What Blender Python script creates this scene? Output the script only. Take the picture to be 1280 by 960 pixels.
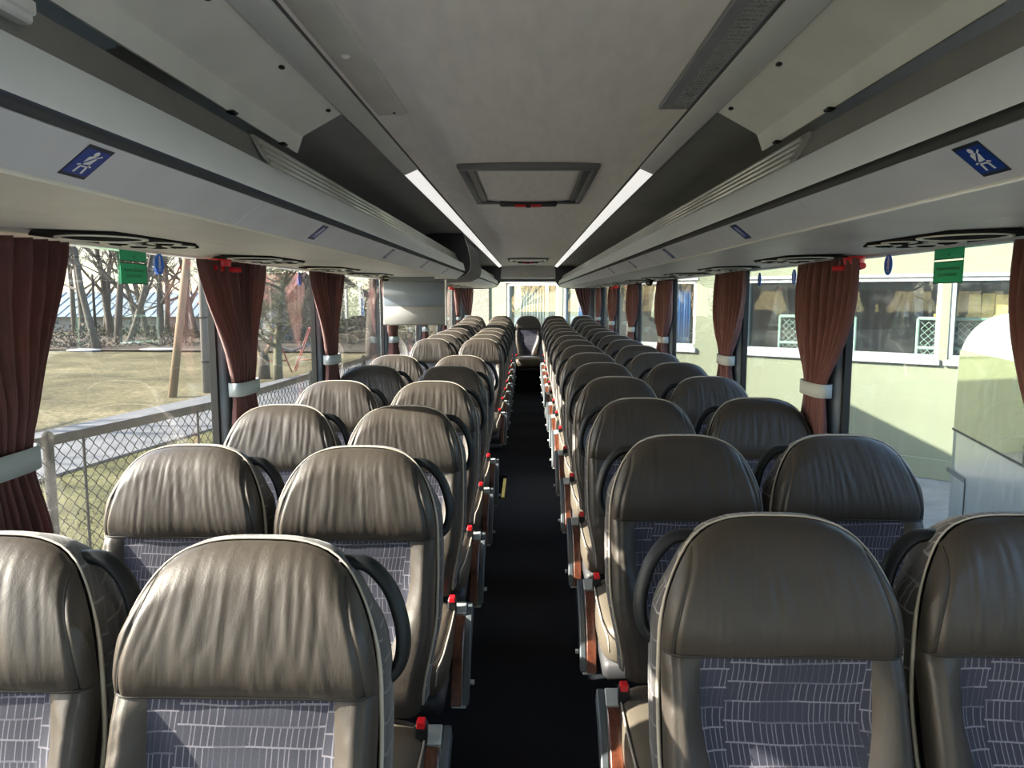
import bpy, math, random
from mathutils import Vector, Matrix, noise
PI = math.pi
for o in list(bpy.data.objects): bpy.data.objects.remove(o)
SC = bpy.context.scene
COL = SC.collection
EYE = 1.55          # eye above coach floor
GROUND = -1.5       # street level
# ---------------------------------------------------------------- camera
cam = bpy.data.cameras.new('camera'); co = bpy.data.objects.new('camera', cam); COL.objects.link(co)
cam.sensor_width = 36; cam.lens = 36*960/1280; cam.clip_start = .02; cam.clip_end = 500
co.location = (0, 0, EYE)
co.rotation_euler = (PI/2 - math.atan(110/960), 0, math.atan(20/960))
SC.camera = co
# ---------------------------------------------------------------- sky, sun, exposure
SUN_EL = math.radians(28.5); SUN_AZ = math.radians(6)     # from the left, a little from behind the camera
w = bpy.data.worlds.new('sky'); SC.world = w; w.use_nodes = True
nt = w.node_tree; nt.nodes.clear()
sky = nt.nodes.new('ShaderNodeTexSky'); sky.sky_type = 'NISHITA'; sky.sun_disc = False
sky.sun_elevation = SUN_EL; sky.sun_rotation = math.radians(-90) - SUN_AZ
sky.air_density = 1.0; sky.dust_density = 1.5; sky.ozone_density = 1.0
bg = nt.nodes.new('ShaderNodeBackground'); bg.inputs[1].default_value = .34
wo = nt.nodes.new('ShaderNodeOutputWorld')
nt.links.new(sky.outputs[0], bg.inputs[0]); nt.links.new(bg.outputs[0], wo.inputs[0])
sl = bpy.data.lights.new('sun', 'SUN'); so = bpy.data.objects.new('sun', sl); COL.objects.link(so)
sl.energy = 10.0; sl.angle = math.radians(.6); sl.color = (1, .93, .82)
tosun = Vector((-math.cos(SUN_EL)*math.cos(SUN_AZ), -math.cos(SUN_EL)*math.sin(SUN_AZ), math.sin(SUN_EL)))
so.rotation_euler = tosun.to_track_quat('Z', 'Y').to_euler(); so.location = tosun*60
SC.view_settings.view_transform = 'Standard'; SC.view_settings.look = 'None'
SC.view_settings.gamma = 1; SC.view_settings.use_curve_mapping = False
SC.view_settings.exposure = 1.45
STRIP_GLOW = .80

# ================================================================ helpers
def tag(o, label=None, cat=None, group=None, kind=None):
    if label: o['label'] = label
    if cat: o['category'] = cat
    if group: o['group'] = group
    if kind: o['kind'] = kind
    return o
def empty(name, loc=(0, 0, 0), rz=0, label=None, cat=None, group=None):
    o = bpy.data.objects.new(name, None); COL.objects.link(o)
    o.location = loc; o.rotation_euler = (0, 0, rz); o.empty_display_size = .1
    return tag(o, label, cat, group)
class MB:
    def __init__(s): s.v = []; s.f = []; s.m = []; s.mi = 0
    def add(s, vs, fs, M=None):
        n = len(s.v)
        if M is not None: vs = [tuple(M @ Vector(p)) for p in vs]
        s.v += [tuple(p) for p in vs]; s.f += [tuple(i+n for i in f) for f in fs]; s.m += [s.mi]*len(fs)
        return s
    def box(s, a, b, M=None):
        x0, y0, z0 = a; x1, y1, z1 = b
        if x0 > x1: x0, x1 = x1, x0
        if y0 > y1: y0, y1 = y1, y0
        if z0 > z1: z0, z1 = z1, z0
        v = [(x0,y0,z0),(x1,y0,z0),(x1,y1,z0),(x0,y1,z0),(x0,y0,z1),(x1,y0,z1),(x1,y1,z1),(x0,y1,z1)]
        return s.add(v, [(0,3,2,1),(4,5,6,7),(0,1,5,4),(1,2,6,5),(2,3,7,6),(3,0,4,7)], M)
    def bbox(s, a, b, r, M=None):
        """box with bevelled edges"""
        lo = [min(a[i], b[i]) for i in range(3)]; hi = [max(a[i], b[i]) for i in range(3)]
        r = min([r]+[(hi[i]-lo[i])/2*.95 for i in range(3)])
        vs = []; idx = {}
        for cx in (0, 1):
            for cy in (0, 1):
                for cz in (0, 1):
                    c = (cx, cy, cz)
                    for ax in range(3):
                        p = [0, 0, 0]
                        for i in range(3):
                            e = hi[i] if c[i] else lo[i]; sg = -1 if c[i] else 1
                            p[i] = e if i == ax else e+sg*r
                        idx[(c, ax)] = len(vs); vs.append(tuple(p))
        fs = []
        for ax in range(3):
            o1, o2 = [i for i in range(3) if i != ax]
            for sd in (0, 1):
                q = []
                for (p, k) in ((0,0),(1,0),(1,1),(0,1)):
                    c = [0,0,0]; c[ax] = sd; c[o1] = p; c[o2] = k; q.append(idx[(tuple(c), ax)])
                fs.append(tuple(q))
            for p in (0, 1):
                for k in (0, 1):
                    c0 = [0,0,0]; c0[o1] = p; c0[o2] = k; c1 = list(c0); c1[ax] = 1
                    fs.append((idx[(tuple(c0), o1)], idx[(tuple(c1), o1)], idx[(tuple(c1), o2)], idx[(tuple(c0), o2)]))
        for cx in (0, 1):
            for cy in (0, 1):
                for cz in (0, 1):
                    fs.append(tuple(idx[((cx, cy, cz), a_)] for a_ in range(3)))
        return s.add(vs, fs, M)
    def tube(s, path, r, n=8, closed=False, ry=None, caps=True):
        P = [Vector(p) for p in path]; N = len(P)
        R = r if isinstance(r, (list, tuple)) else [r]*N
        vs = []; fs = []; up = None
        for i in range(N):
            a = P[(i-1) % N] if (closed or i > 0) else P[i]; b = P[(i+1) % N] if (closed or i < N-1) else P[i]
            t = (b-a); t = t.normalized() if t.length > 1e-9 else Vector((0,0,1))
            if up is None:
                up = Vector((0,0,1)) if abs(t.z) < .9 else Vector((0,1,0))
            u = (up - t*up.dot(t)); u = u.normalized() if u.length > 1e-6 else t.orthogonal().normalized()
            up = u; q = t.cross(u)
            for k in range(n):
                an = 2*PI*k/n
                vs.append(tuple(P[i] + u*math.cos(an)*R[i] + q*math.sin(an)*(R[i] if ry is None else ry)))
        L = N if closed else N-1
        for i in range(L):
            j = (i+1) % N
            for k in range(n):
                l = (k+1) % n
                fs.append((i*n+k, i*n+l, j*n+l, j*n+k))
        if caps and not closed:
            fs.append(tuple(range(n))[::-1]); fs.append(tuple((N-1)*n+k for k in range(n)))
        return s.add(vs, fs)
    def grid(s, pts, flip=False):
        """pts[i][j]"""
        a = len(pts); b = len(pts[0]); vs = [p for r in pts for p in r]; fs = []
        for i in range(a-1):
            for j in range(b-1):
                q = (i*b+j, i*b+j+1, (i+1)*b+j+1, (i+1)*b+j)
                fs.append(q[::-1] if flip else q)
        return s.add(vs, fs)
    def prism(s, prof, y0, y1, close=True, caps=True, M=None):
        """prof: list of (x,z); extruded along y"""
        n = len(prof); vs = [(x, y0, z) for x, z in prof]+[(x, y1, z) for x, z in prof]
        fs = []
        for i in range(n if close else n-1):
            j = (i+1) % n; fs.append((i, j, n+j, n+i))
        if close and caps: fs += [tuple(range(n))[::-1], tuple(range(n, 2*n))]
        return s.add(vs, fs, M)
    def sphere(s, c, r, nu=12, nv=8, sc=(1, 1, 1)):
        P = []
        for i in range(nv+1):
            th = PI*i/nv
            P.append([(c[0]+sc[0]*r*math.sin(th)*math.cos(2*PI*j/nu), c[1]+sc[1]*r*math.sin(th)*math.sin(2*PI*j/nu), c[2]+sc[2]*r*math.cos(th)) for j in range(nu+1)])
        return s.grid(P)
    def build(s, name, mat, parent=None, smooth=False, auto=None):
        me = bpy.data.meshes.new(name); me.from_pydata(s.v, [], s.f)
        mats = mat if isinstance(mat, (list, tuple)) else [mat]
        for m in mats: me.materials.append(m)
        if len(mats) > 1: me.polygons.foreach_set('material_index', s.m)
        import bmesh
        bm = bmesh.new(); bm.from_mesh(me); bmesh.ops.recalc_face_normals(bm, faces=bm.faces)
        if auto is not None:
            bmesh.ops.remove_doubles(bm, verts=bm.verts, dist=1e-5)
            for e in bm.edges:
                e.smooth = len(e.link_faces) == 2 and e.calc_face_angle(0) < auto
        bm.to_mesh(me); bm.free()
        if smooth or auto is not None: me.polygons.foreach_set('use_smooth', [True]*len(me.polygons))
        o = bpy.data.objects.new(name, me); COL.objects.link(o)
        if parent: o.parent = parent
        return o
def copy_tree(o, parent=None):
    c = o.copy(); COL.objects.link(c); c.parent = parent
    for ch in o.children: copy_tree(ch, c)
    return c
def sheet(o, th):        # give an open surface a thickness
    m = o.modifiers.new('thickness', 'SOLIDIFY'); m.thickness = th; m.offset = 0
    return o
def sm(a, b, x):
    t = min(1, max(0, (x-a)/(b-a))); return t*t*(3-2*t)
def rnd(seed): return random.Random(seed)

# ---------------------------------------------------------------- materials
def nodes(name):
    m = bpy.data.materials.new(name); m.use_nodes = True; t = m.node_tree
    return m, t, t.nodes['Principled BSDF']
def N(t, k, **kw):
    n = t.nodes.new('ShaderNode'+k)
    for a, b in kw.items():
        if a in ('operation', 'data_type', 'blend_type', 'voronoi_dimensions', 'feature', 'noise_dimensions', 'wave_type', 'bands_direction', 'wave_profile'): setattr(n, a, b)
        else: n.inputs[a].default_value = b
    return n
def MA(t, op, a, b=None, c=None):
    n = t.nodes.new('ShaderNodeMath'); n.operation = op
    for i, x in enumerate((a, b, c)):
        if x is None: continue
        if isinstance(x, (int, float)): n.inputs[i].default_value = x
        else: t.links.new(x, n.inputs[i])
    return n.outputs[0]
def coords(t, scale=(1, 1, 1), kind='Object', rot=(0, 0, 0)):
    c = t.nodes.new('ShaderNodeTexCoord'); mp = t.nodes.new('ShaderNodeMapping')
    mp.inputs['Scale'].default_value = scale; mp.inputs['Rotation'].default_value = rot
    t.links.new(c.outputs[kind], mp.inputs[0]); return mp.outputs[0]
def noisetex(t, vec, scale, detail=4, rough=.5):
    n = N(t, 'TexNoise', Scale=scale, Detail=detail, Roughness=rough); t.links.new(vec, n.inputs['Vector']); return n.outputs['Fac']
def ramp(t, fac, stops):
    r = t.nodes.new('ShaderNodeValToRGB'); e = r.color_ramp.elements
    while len(e) < len(stops): e.new(.5)
    for i, (p, c) in enumerate(stops):
        e[i].position = p; e[i].color = (*c, 1) if len(c) == 3 else c
    t.links.new(fac, r.inputs[0]); return r.outputs[0]
def bump(t, bs, h, strength=.3, dist=.002):
    b = N(t, 'Bump', Strength=strength, Distance=dist); t.links.new(h, b.inputs['Height']); t.links.new(b.outputs[0], bs.inputs['Normal'])
def plain(name, col, rough=.5, metal=0, var=.06, scale=6, bmp=0, bscale=300, spec=.5, coat=0, stretch=(1, 1, 1)):
    m, t, b = nodes(name)
    v = coords(t, stretch); f = noisetex(t, v, scale, 5)
    c0 = tuple(max(0, x*(1-var)) for x in col); c1 = tuple(min(1, x*(1+var)) for x in col)
    t.links.new(ramp(t, f, [(.3, c0), (.7, c1)]), b.inputs['Base Color'])
    b.inputs['Roughness'].default_value = rough; b.inputs['Metallic'].default_value = metal
    b.inputs['Specular IOR Level'].default_value = spec
    if coat: b.inputs['Coat Weight'].default_value = coat; b.inputs['Coat Roughness'].default_value = .08
    if bmp: bump(t, b, noisetex(t, coords(t), bscale, 3), bmp, .001)
    return m
def glass(name, tint=(.93, .97, .93), dirt=.03, streak=0, dirtcol=(.9, .92, .86)):
    m = bpy.data.materials.new(name); m.use_nodes = True; t = m.node_tree; t.nodes.clear()
    out = t.nodes.new('ShaderNodeOutputMaterial')
    tr = N(t, 'BsdfTransparent', Color=(*tint, 1)); gl = N(t, 'BsdfGlossy', Roughness=0.0)
    lw = t.nodes.new('ShaderNodeLayerWeight'); lw.inputs[0].default_value = .5
    f5 = MA(t, 'POWER', lw.outputs['Facing'], 3.6)
    fac = MA(t, 'MULTIPLY_ADD', f5, .6, .035)
    mx = t.nodes.new('ShaderNodeMixShader'); t.links.new(fac, mx.inputs[0]); t.links.new(tr.outputs[0], mx.inputs[1]); t.links.new(gl.outputs[0], mx.inputs[2])
    tl = N(t, 'BsdfTranslucent', Color=(*dirtcol, 1)); df = N(t, 'BsdfDiffuse', Color=(*dirtcol, 1))
    md = t.nodes.new('ShaderNodeMixShader'); md.inputs[0].default_value = .5
    t.links.new(tl.outputs[0], md.inputs[1]); t.links.new(df.outputs[0], md.inputs[2])
    n1 = noisetex(t, coords(t, (1, 60, 2.2)), 1.5, 6, .65); n2 = noisetex(t, coords(t), 9, 5, .6)
    st = MA(t, 'MULTIPLY', ramp(t, n1, [(.5, (0, 0, 0)), (.72, (1, 1, 1))]), streak)
    dd = MA(t, 'MULTIPLY', n2, dirt*2)
    sp = MA(t, 'MULTIPLY', ramp(t, noisetex(t, coords(t), 130, 2), [(.68, (0, 0, 0)), (.74, (1, 1, 1))]), streak*1.3+dirt)
    tot = MA(t, 'ADD', MA(t, 'ADD', st, dd), sp)
    m2 = t.nodes.new('ShaderNodeMixShader'); t.links.new(tot, m2.inputs[0]); t.links.new(mx.outputs[0], m2.inputs[1]); t.links.new(md.outputs[0], m2.inputs[2])
    t.links.new(m2.outputs[0], out.inputs[0]); return m
def leather(name, col, rough=.4):
    m, t, b = nodes(name)
    v = coords(t); f = noisetex(t, v, 5, 5)
    t.links.new(ramp(t, f, [(.3, tuple(x*.86 for x in col)), (.7, tuple(x*1.12 for x in col))]), b.inputs['Base Color'])
    g = N(t, 'TexVoronoi', Scale=420.0); t.links.new(v, g.inputs['Vector'])
    fine = noisetex(t, coords(t, (55, 55, 7)), 1.0, 4, .55)
    h = MA(t, 'ADD', MA(t, 'MULTIPLY', g.outputs['Distance'], .12), MA(t, 'MULTIPLY', fine, 1.1))
    bump(t, b, h, .24, .0035)
    t.links.new(ramp(t, noisetex(t, v, 14, 4), [(.3, (rough-.05,)*3), (.7, (rough+.09,)*3)]), b.inputs['Roughness'])
    b.inputs['Specular IOR Level'].default_value = .42
    return m
def seat_fabric(name, base, line, rowh=.034, dens=92):
    """navy weave crossed by pale lines that outline small upright rectangles in stepped rows"""
    m, t, b = nodes(name)
    c = t.nodes.new('ShaderNodeTexCoord'); sx = t.nodes.new('ShaderNodeSeparateXYZ'); t.links.new(c.outputs['Object'], sx.inputs[0])
    z = sx.outputs[2]; u = MA(t, 'MULTIPLY_ADD', z, -.235, MA(t, 'ADD', sx.outputs[0], sx.outputs[1]))
    wv = MA(t, 'MULTIPLY', noisetex(t, c.outputs['Object'], 10, 1), .012)
    z = MA(t, 'ADD', z, wv)
    colw = MA(t, 'FLOOR', MA(t, 'MULTIPLY', u, 17)); 
    wn = t.nodes.new('ShaderNodeTexWhiteNoise'); wn.noise_dimensions = '1D'; t.links.new(colw, wn.inputs['W'])
    z2 = MA(t, 'ADD', MA(t, 'DIVIDE', z, rowh), MA(t, 'MULTIPLY', MA(t, 'SNAP', wn.outputs[0], .34), 1.0))
    row = MA(t, 'FLOOR', z2); fr = MA(t, 'FRACT', z2)
    uu = MA(t, 'ADD', MA(t, 'MULTIPLY', u, dens), MA(t, 'MULTIPLY', row, 17.31))
    vo = t.nodes.new('ShaderNodeTexVoronoi'); vo.voronoi_dimensions = '1D'; vo.feature = 'DISTANCE_TO_EDGE'; vo.inputs['Scale'].default_value = 1
    t.links.new(uu, vo.inputs['W'])
    vl = MA(t, 'LESS_THAN', vo.outputs['Distance'], .085)
    cell = t.nodes.new('ShaderNodeTexWhiteNoise'); cell.noise_dimensions = '1D'
    t.links.new(MA(t, 'FLOOR', MA(t, 'MULTIPLY_ADD', u, dens*.22, MA(t, 'MULTIPLY', row, 7.7))), cell.inputs['W'])
    vl = MA(t, 'MULTIPLY', vl, MA(t, 'MULTIPLY_ADD', MA(t, 'GREATER_THAN', cell.outputs[0], .34), .62, .18))
    hl = MA(t, 'MULTIPLY', MA(t, 'LESS_THAN', fr, .085), MA(t, 'MULTIPLY_ADD', MA(t, 'GREATER_THAN', cell.outputs[0], .55), .55, .5))
    ln = MA(t, 'MAXIMUM', vl, hl)
    th = noisetex(t, coords(t, (1, 1, 1)), 700, 2)
    ln = MA(t, 'MULTIPLY', ln, MA(t, 'MULTIPLY_ADD', th, .9, .4))
    mx = t.nodes.new('ShaderNodeMix'); mx.data_type = 'RGBA'; t.links.new(ln, mx.inputs[0])
    t.links.new(ramp(t, th, [(.3, tuple(x*.75 for x in base)), (.7, tuple(x*1.35 for x in base))]), mx.inputs[6]); mx.inputs[7].default_value = (*line, 1)
    t.links.new(mx.outputs[2], b.inputs['Base Color']); b.inputs['Roughness'].default_value = .95
    b.inputs['Sheen Weight'].default_value = .25; bump(t, b, MA(t, 'ADD', th, ln), .5, .001)
    return m
def wood_mat(name, a, bcol, scale=8, coat=1.0, stretch=(1, .1, 1)):
    m, t, b = nodes(name); v = coords(t, stretch)
    n1 = noisetex(t, v, scale*6, 6, .7)
    t.links.new(ramp(t, n1, [(.35, a), (.65, bcol)]), b.inputs['Base Color']); b.inputs['Roughness'].default_value = .35
    b.inputs['Coat Weight'].default_value = coat; return m
def emis(name, col, s, base=(.8, .8, .8)):
    m, t, b = nodes(name); b.inputs['Base Color'].default_value = (*base, 1)
    b.inputs['Emission Color'].default_value = (*col, 1); b.inputs['Emission Strength'].default_value = s; b.inputs['Roughness'].default_value = .4
    return m
M = dict(
 ceiling=plain('ceiling textile', (.85, .82, .78), .9, var=.05, scale=30, bmp=.25, bscale=500, stretch=(1, .2, 1)),
 dark=plain('charcoal trim plastic', (.10, .10, .105), .75, bmp=.1),
 rackin=plain('grey rack lining', (.30, .30, .29), .8, bmp=.15),
 flap=plain('warm grey panel plastic', (.84, .84, .80), .6, bmp=.08),
 fascia=plain('blue grey fascia plastic', (.66, .69, .74), .42, bmp=.05),
 rail=plain('pale grey anodised rail', (.82, .86, .87), .38, var=.03),
 soffit=plain('soffit plastic', (.62, .61, .58), .45, bmp=.05),
 alu=plain('ribbed aluminium', (.6, .6, .58), .3, metal=.9),
 aluf=plain('cream edge trim', (.72, .72, .64), .35),
 black=plain('black plastic', (.012, .013, .014), .35),
 gasket=plain('black rubber gasket', (.01, .01, .011), .6),
 pillar=plain('blue grey pillar trim', (.17, .20, .235), .5),
 wall=plain('wall lining carpet', (.10, .11, .12), .9, bmp=.3),
 shellw=plain('white coach paint', (.8, .8, .78), .3, coat=.5),
 carpet=None, leather=leather('grey brown leather', (.042, .0345, .0275), .45),
 leather2=leather('taupe cushion leather', (.105, .088, .066), .45),
 fabric=seat_fabric('navy patterned seat fabric', (.023, .025, .043), (.19, .18, .215), .034),
 fabric2=seat_fabric('brown grey patterned side fabric', (.055, .05, .05), (.26, .25, .25), .05, 40),
 piping=plain('cream piping', (.42, .37, .30), .5),
 stitch=plain('dark stitched seam', (.022, .019, .017), .7),
 shell=plain('grey seat shell', (.035, .035, .038), .55),
 armgrey=plain('grey green armrest plastic', (.46, .48, .46), .4),
 armdark=plain('dark slate armrest plastic', (.085, .10, .11), .45),
 wood=wood_mat('polished reddish burl', (.05, .012, .007), (.20, .058, .026), 7),
 red=plain('red release button', (.75, .012, .02), .3),
 redp=plain('red hammer plastic', (.70, .02, .03), .35),
 matte=plain('matte black plate', (.012, .012, .012), .95, spec=.05), steel=plain('steel', (.55, .55, .55), .3, metal=1),
 handle=plain('dark slate grab handle', (.010, .012, .014), .5, spec=.3),
 curtain=None,
 tie=plain('pale grey tie band', (.36, .40, .41), .85, bmp=.4, bscale=250),
 white=plain('white plastic', (.8, .8, .8), .4), stripc=emis('light strip diffuser', (1, .98, .93), STRIP_GLOW*.36, (.75, .75, .75)),
 blue=plain('sticker blue', (.004, .045, .30), .35), blue2=plain('round sticker blue', (.01, .16, .78), .35), whitep=plain('sticker white', (.85, .87, .9), .4),
 green=plain('sign green', (.0, .46, .20), .4), ink=plain('black sign ink', (.01, .03, .015), .5),
 navy=plain('sticker dark border', (.02, .03, .045), .4),
 yellow=plain('yellow step edge', (.75, .62, .18), .6),
 screen=plain('blue grey screen cover', (.20, .235, .29), .18), bezel=plain('pale monitor bezel', (.24, .24, .235), .4),
 glass=glass('side window glass', (.97, .98, .97), .004), glassr=glass('rain streaked window glass', (.96, .98, .955), .008, .08),
)
def carpet():
    m, t, b = nodes('black ribbed aisle carpet'); v = coords(t)
    f = noisetex(t, v, 600, 3); sp = noisetex(t, v, 90, 2)
    c = ramp(t, f, [(.3, (.008, .009, .012)), (.7, (.028, .03, .036))])
    mx = t.nodes.new('ShaderNodeMix'); mx.data_type = 'RGBA'
    t.links.new(ramp(t, sp, [(.79, (0, 0, 0)), (.81, (1, 1, 1))]), mx.inputs[0]); t.links.new(c, mx.inputs[6]); mx.inputs[7].default_value = (.25, .24, .22, 1)
    t.links.new(mx.outputs[2], b.inputs['Base Color']); b.inputs['Roughness'].default_value = .95; b.inputs['Specular IOR Level'].default_value = .15
    wv = N(t, 'TexWave', Scale=60.0); t.links.new(v, wv.inputs['Vector']); bump(t, b, MA(t, 'ADD', wv.outputs['Fac'], f), .5, .002); return m
M['carpet'] = carpet()
def curtain_mat():
    m, t, b = nodes('maroon curtain cloth'); v = coords(t)
    f = noisetex(t, coords(t, (1, 1, .3)), 60, 4)
    t.links.new(ramp(t, f, [(.3, (.12, .045, .042)), (.7, (.17, .065, .06))]), b.inputs['Base Color'])
    b.inputs['Roughness'].default_value = .75; b.inputs['Sheen Weight'].default_value = .3
    b.inputs['Subsurface Weight'].default_value = 0
    tl = N(t, 'BsdfTranslucent', Color=(.22, .10, .09, 1)); mx = t.nodes.new('ShaderNodeMixShader'); mx.inputs[0].default_value = .22
    out = t.nodes['Material Output']; t.links.new(b.outputs[0], mx.inputs[1]); t.links.new(tl.outputs[0], mx.inputs[2]); t.links.new(mx.outputs[0], out.inputs[0])
    bump(t, b, noisetex(t, v, 900, 2), .2, .001); return m
M['curtain'] = curtain_mat()

# ================================================================ COACH SHELL
YF, YB = -1.9, 13.5
def E(z): return EYE+z            # height given relative to the eye
XW = 1.20
fl = MB()
fl.box((-XW, YF, -.06), (-.18, 5.78, 0)).box((-XW, 6.55, -.06), (-.18, YB, 0)).box((-.18, YF, -.06), (XW, YB, 0))
tag(fl.build('floor', M['carpet']), kind='structure')
st = MB(); st.box((-XW, 5.78, -.34), (-.18, 6.55, -.30)).box((-.20, 5.78, -.34), (-.18, 6.55, -.06)).box((-XW, 5.76, -.34), (-.18, 5.78, -.06)).box((-XW, 6.55, -.34), (-.18, 6.57, -.06))
tag(st.build('trim_1', M['carpet']), kind='structure')
# ceiling : centre panel, gently domed, plus side lining of the racks
ce = MB()
cx = [-.432+.864*i/16 for i in range(17)]
ce.grid([[(x, y, E(.50+.012*(1-(x/.435)**2))) for x in cx] for y in (YF, 13.0)])
c_ = sheet(ce.build('ceiling', M['ceiling']), .012); tag(c_, kind='structure')
for sg, nm in ((-1, 'left'), (1, 'right')):
    li = MB(); prof = [(.435, .512), (.47, .505), (.52, .50), (.75, .50), (1.0, .46), (1.12, .38), (1.16, .24)]
    li.grid([[(sg*x, y, E(z)) for x, z in prof] for y in (YF, 13.05)], flip=sg > 0)
    tag(sheet(li.build('trim_'+('2' if sg < 0 else '3'), M['rackin'], smooth=True), .01), kind='structure')
# outer skin : roof and body sides
ro = MB()
rp = [(-1.28, .14), (-1.27, .40), (-1.18, .56), (-1.0, .62), (-.5, .66), (0, .67), (.5, .66), (1.0, .62), (1.18, .56), (1.27, .40), (1.28, .14)]
ro.grid([[(x, y, E(z)) for x, z in rp] for y in (YF-.1, YB+.12)])
tag(sheet(ro.build('roof', M['shellw'], smooth=True), .02), kind='structure')
SILL = -.80
for sg, nm in ((-1, 'left'), (1, 'right')):
    wb = MB(); wb.mi = 0; wb.box((sg*XW, YF, GROUND+.35), (sg*1.275, YB+.1, E(SILL)))
    wb.box((sg*XW, YF, E(.17)), (sg*1.27, YB+.1, E(.30)))
    wb.mi = 1; wb.box((sg*(XW-.012), YF, 0), (sg*(XW-.002), YB, E(SILL)))
    tag(wb.build('wall_'+nm, [M['shellw'], M['wall']]), kind='structure')
    sb = MB(); sb.bbox((sg*(XW-.10), YF, E(SILL-.035)), (sg*(XW+.0), YB, E(SILL)), .01)
    tag(sb.build('trim_'+('4' if sg < 0 else '5'), M['pillar']), kind='structure')
PIL = [-1.25, .15, 1.55, 2.97, 4.34, 6.37, 8.35, 10.3, 12.3, 13.42]
wn_ = 1; tn_ = 6
for sg in (-1, 1):
    for k, p in enumerate(PIL):
        pb = MB(); hw = .075
        pb.bbox((sg*(XW-.045), p-hw, E(SILL)), (sg*(XW+.015), p+hw, E(.135)), .014)
        tag(pb.build('trim_%d' % tn_, M['pillar'], auto=.5), kind='structure'); tn_ += 1
    for a, b in zip(PIL[:-1], PIL[1:]):
        y0, y1 = a+.075, b-.075
        root = MB(); t_ = .022; x0, x1 = sg*(XW-.020), sg*(XW+.006)
        z0, z1 = E(SILL), E(.175)
        root.box((x0, y0, z0), (x1, y0+t_, z1)).box((x0, y1-t_, z0), (x1, y1, z1)).box((x0, y0+t_, z0), (x1, y1-t_, z0+t_)).box((x0, y0+t_, z1-t_), (x1, y1-t_, z1))
        wo_ = tag(root.build('window_%d' % wn_, M['gasket']), kind='structure'); wn_ += 1
        g = MB(); g.box((sg*(XW-.001), y0+t_, z0+t_), (sg*(XW+.003), y1-t_, z1-t_))
        g.build('pane', M['glass'] if sg < 0 else M['glassr'], wo_)
# back wall with rear window
bw = MB(); RX = 1.06; RZ0, RZ1 = -.62, .27
bw.mi = 0
bw.box((-1.27, YB, 0), (1.27, YB+.10, E(RZ0))).box((-1.27, YB, E(RZ1)), (1.27, YB+.10, E(.64))).box((-1.27, YB, E(RZ0)), (-RX, YB+.10, E(RZ1))).box((RX, YB, E(RZ0)), (1.27, YB+.10, E(RZ1)))
bw.box((-1.27, YB+.02, GROUND+.35), (1.27, YB+.12, 0))
tag(bw.build('wall_back', M['pillar']), kind='structure')
rw = MB(); rw.box((-RX, YB+.02, E(RZ0)), (-RX+.025, YB+.07, E(RZ1))).box((RX-.025, YB+.02, E(RZ0)), (RX, YB+.07, E(RZ1))).box((-RX, YB+.02, E(RZ0)), (RX, YB+.07, E(RZ0)+.025)).box((-RX, YB+.02, E(RZ1)-.025), (RX, YB+.07, E(RZ1)))
rwo = tag(rw.build('window_%d' % wn_, M['gasket']), kind='structure'); wn_ += 1
g = MB(); g.box((-RX+.025, YB+.045, E(RZ0)+.025), (RX-.025, YB+.05, E(RZ1)-.025)); g.build('pane', M['glassr'], rwo)
# header above the rear window and charcoal end panels
hd = MB(); r_ = .06
prof = [(-.50, .50), (.50, .50), (.50, .36)] + [(.50-r_+r_*math.cos(a), .30+r_-r_*math.sin(a)) for a in [PI/2*i/6 for i in range(7)]] + [(-.50+r_-r_*math.cos(a), .30+r_-r_*math.sin(a)) for a in [PI/2*i/6 for i in range(6, -1, -1)]]
hd.prism([(x, E(z)) for x, z in prof], 12.98, 13.47)
tag(hd.build('trim_%d' % tn_, M['soffit'], auto=.6), kind='structure'); tn_ += 1
for sg in (-1, 1):
    ep = MB(); ep.prism([(sg*x, E(z)) for x, z in [(.445, .505), (.46, .30), (.47, .22), (.53, .15), (.62, .128), (.8, .118), (1.19, .12), (1.19, .505)]], 12.96, 13.03)
    tag(ep.build('trim_%d' % tn_, M['dark'], auto=.5), kind='structure'); tn_ += 1
# front wall behind the camera : driver's windscreen
fw = MB(); fw.box((-1.27, YF-.08, GROUND+.35), (1.27, YF, .15)).box((-1.27, YF-.08, E(.36)), (1.27, YF, E(.66))).box((-1.27, YF-.08, .15), (-1.12, YF, E(.36))).box((1.12, YF-.08, .15), (1.27, YF, E(.36)))
tag(fw.build('wall_front', M['wall']), kind='structure')
g = MB(); g.box((-1.12, YF-.05, .15), (1.12, YF-.045, E(.36))); tag(g.build('window_%d' % wn_, M['glass']), kind='structure')
bl_ = empty('windscreen_blocker', (0, YF+.06, 1.32), 0, 'unseen grey sheet added behind the camera to block sky light through the windscreen', 'blind')  # added out of view to keep sky light off the seat fronts
m = MB(); m.box((-1.14, 0, 0), (1.14, .006, .58)); m.build('blocker_sheet', M['dark'], bl_); m = MB(); m.tube([(-1.14, .003, 0), (1.14, .003, 0)], .012, 8); m.build('blocker_bar', M['black'], bl_)
# yellow nosing on the stairwell edge and bench plinth
ns = MB(); ns.bbox((-.205, 5.80, -.004), (-.18, 6.40, .008), .002)
tag(ns.build('stair_nosing', M['yellow']), 'yellow step edge strip on the aisle floor by the stairwell', 'step edge')
pl = MB(); pl.box((-1.15, 12.42, 0), (1.15, 13.4, .342)); pl.box((-1.15, 12.405, .0), (1.15, 12.42, .344))
tag(pl.build('bench_plinth', M['carpet']), 'dark carpeted plinth under the rear bench at the end of the aisle', 'plinth')

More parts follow.
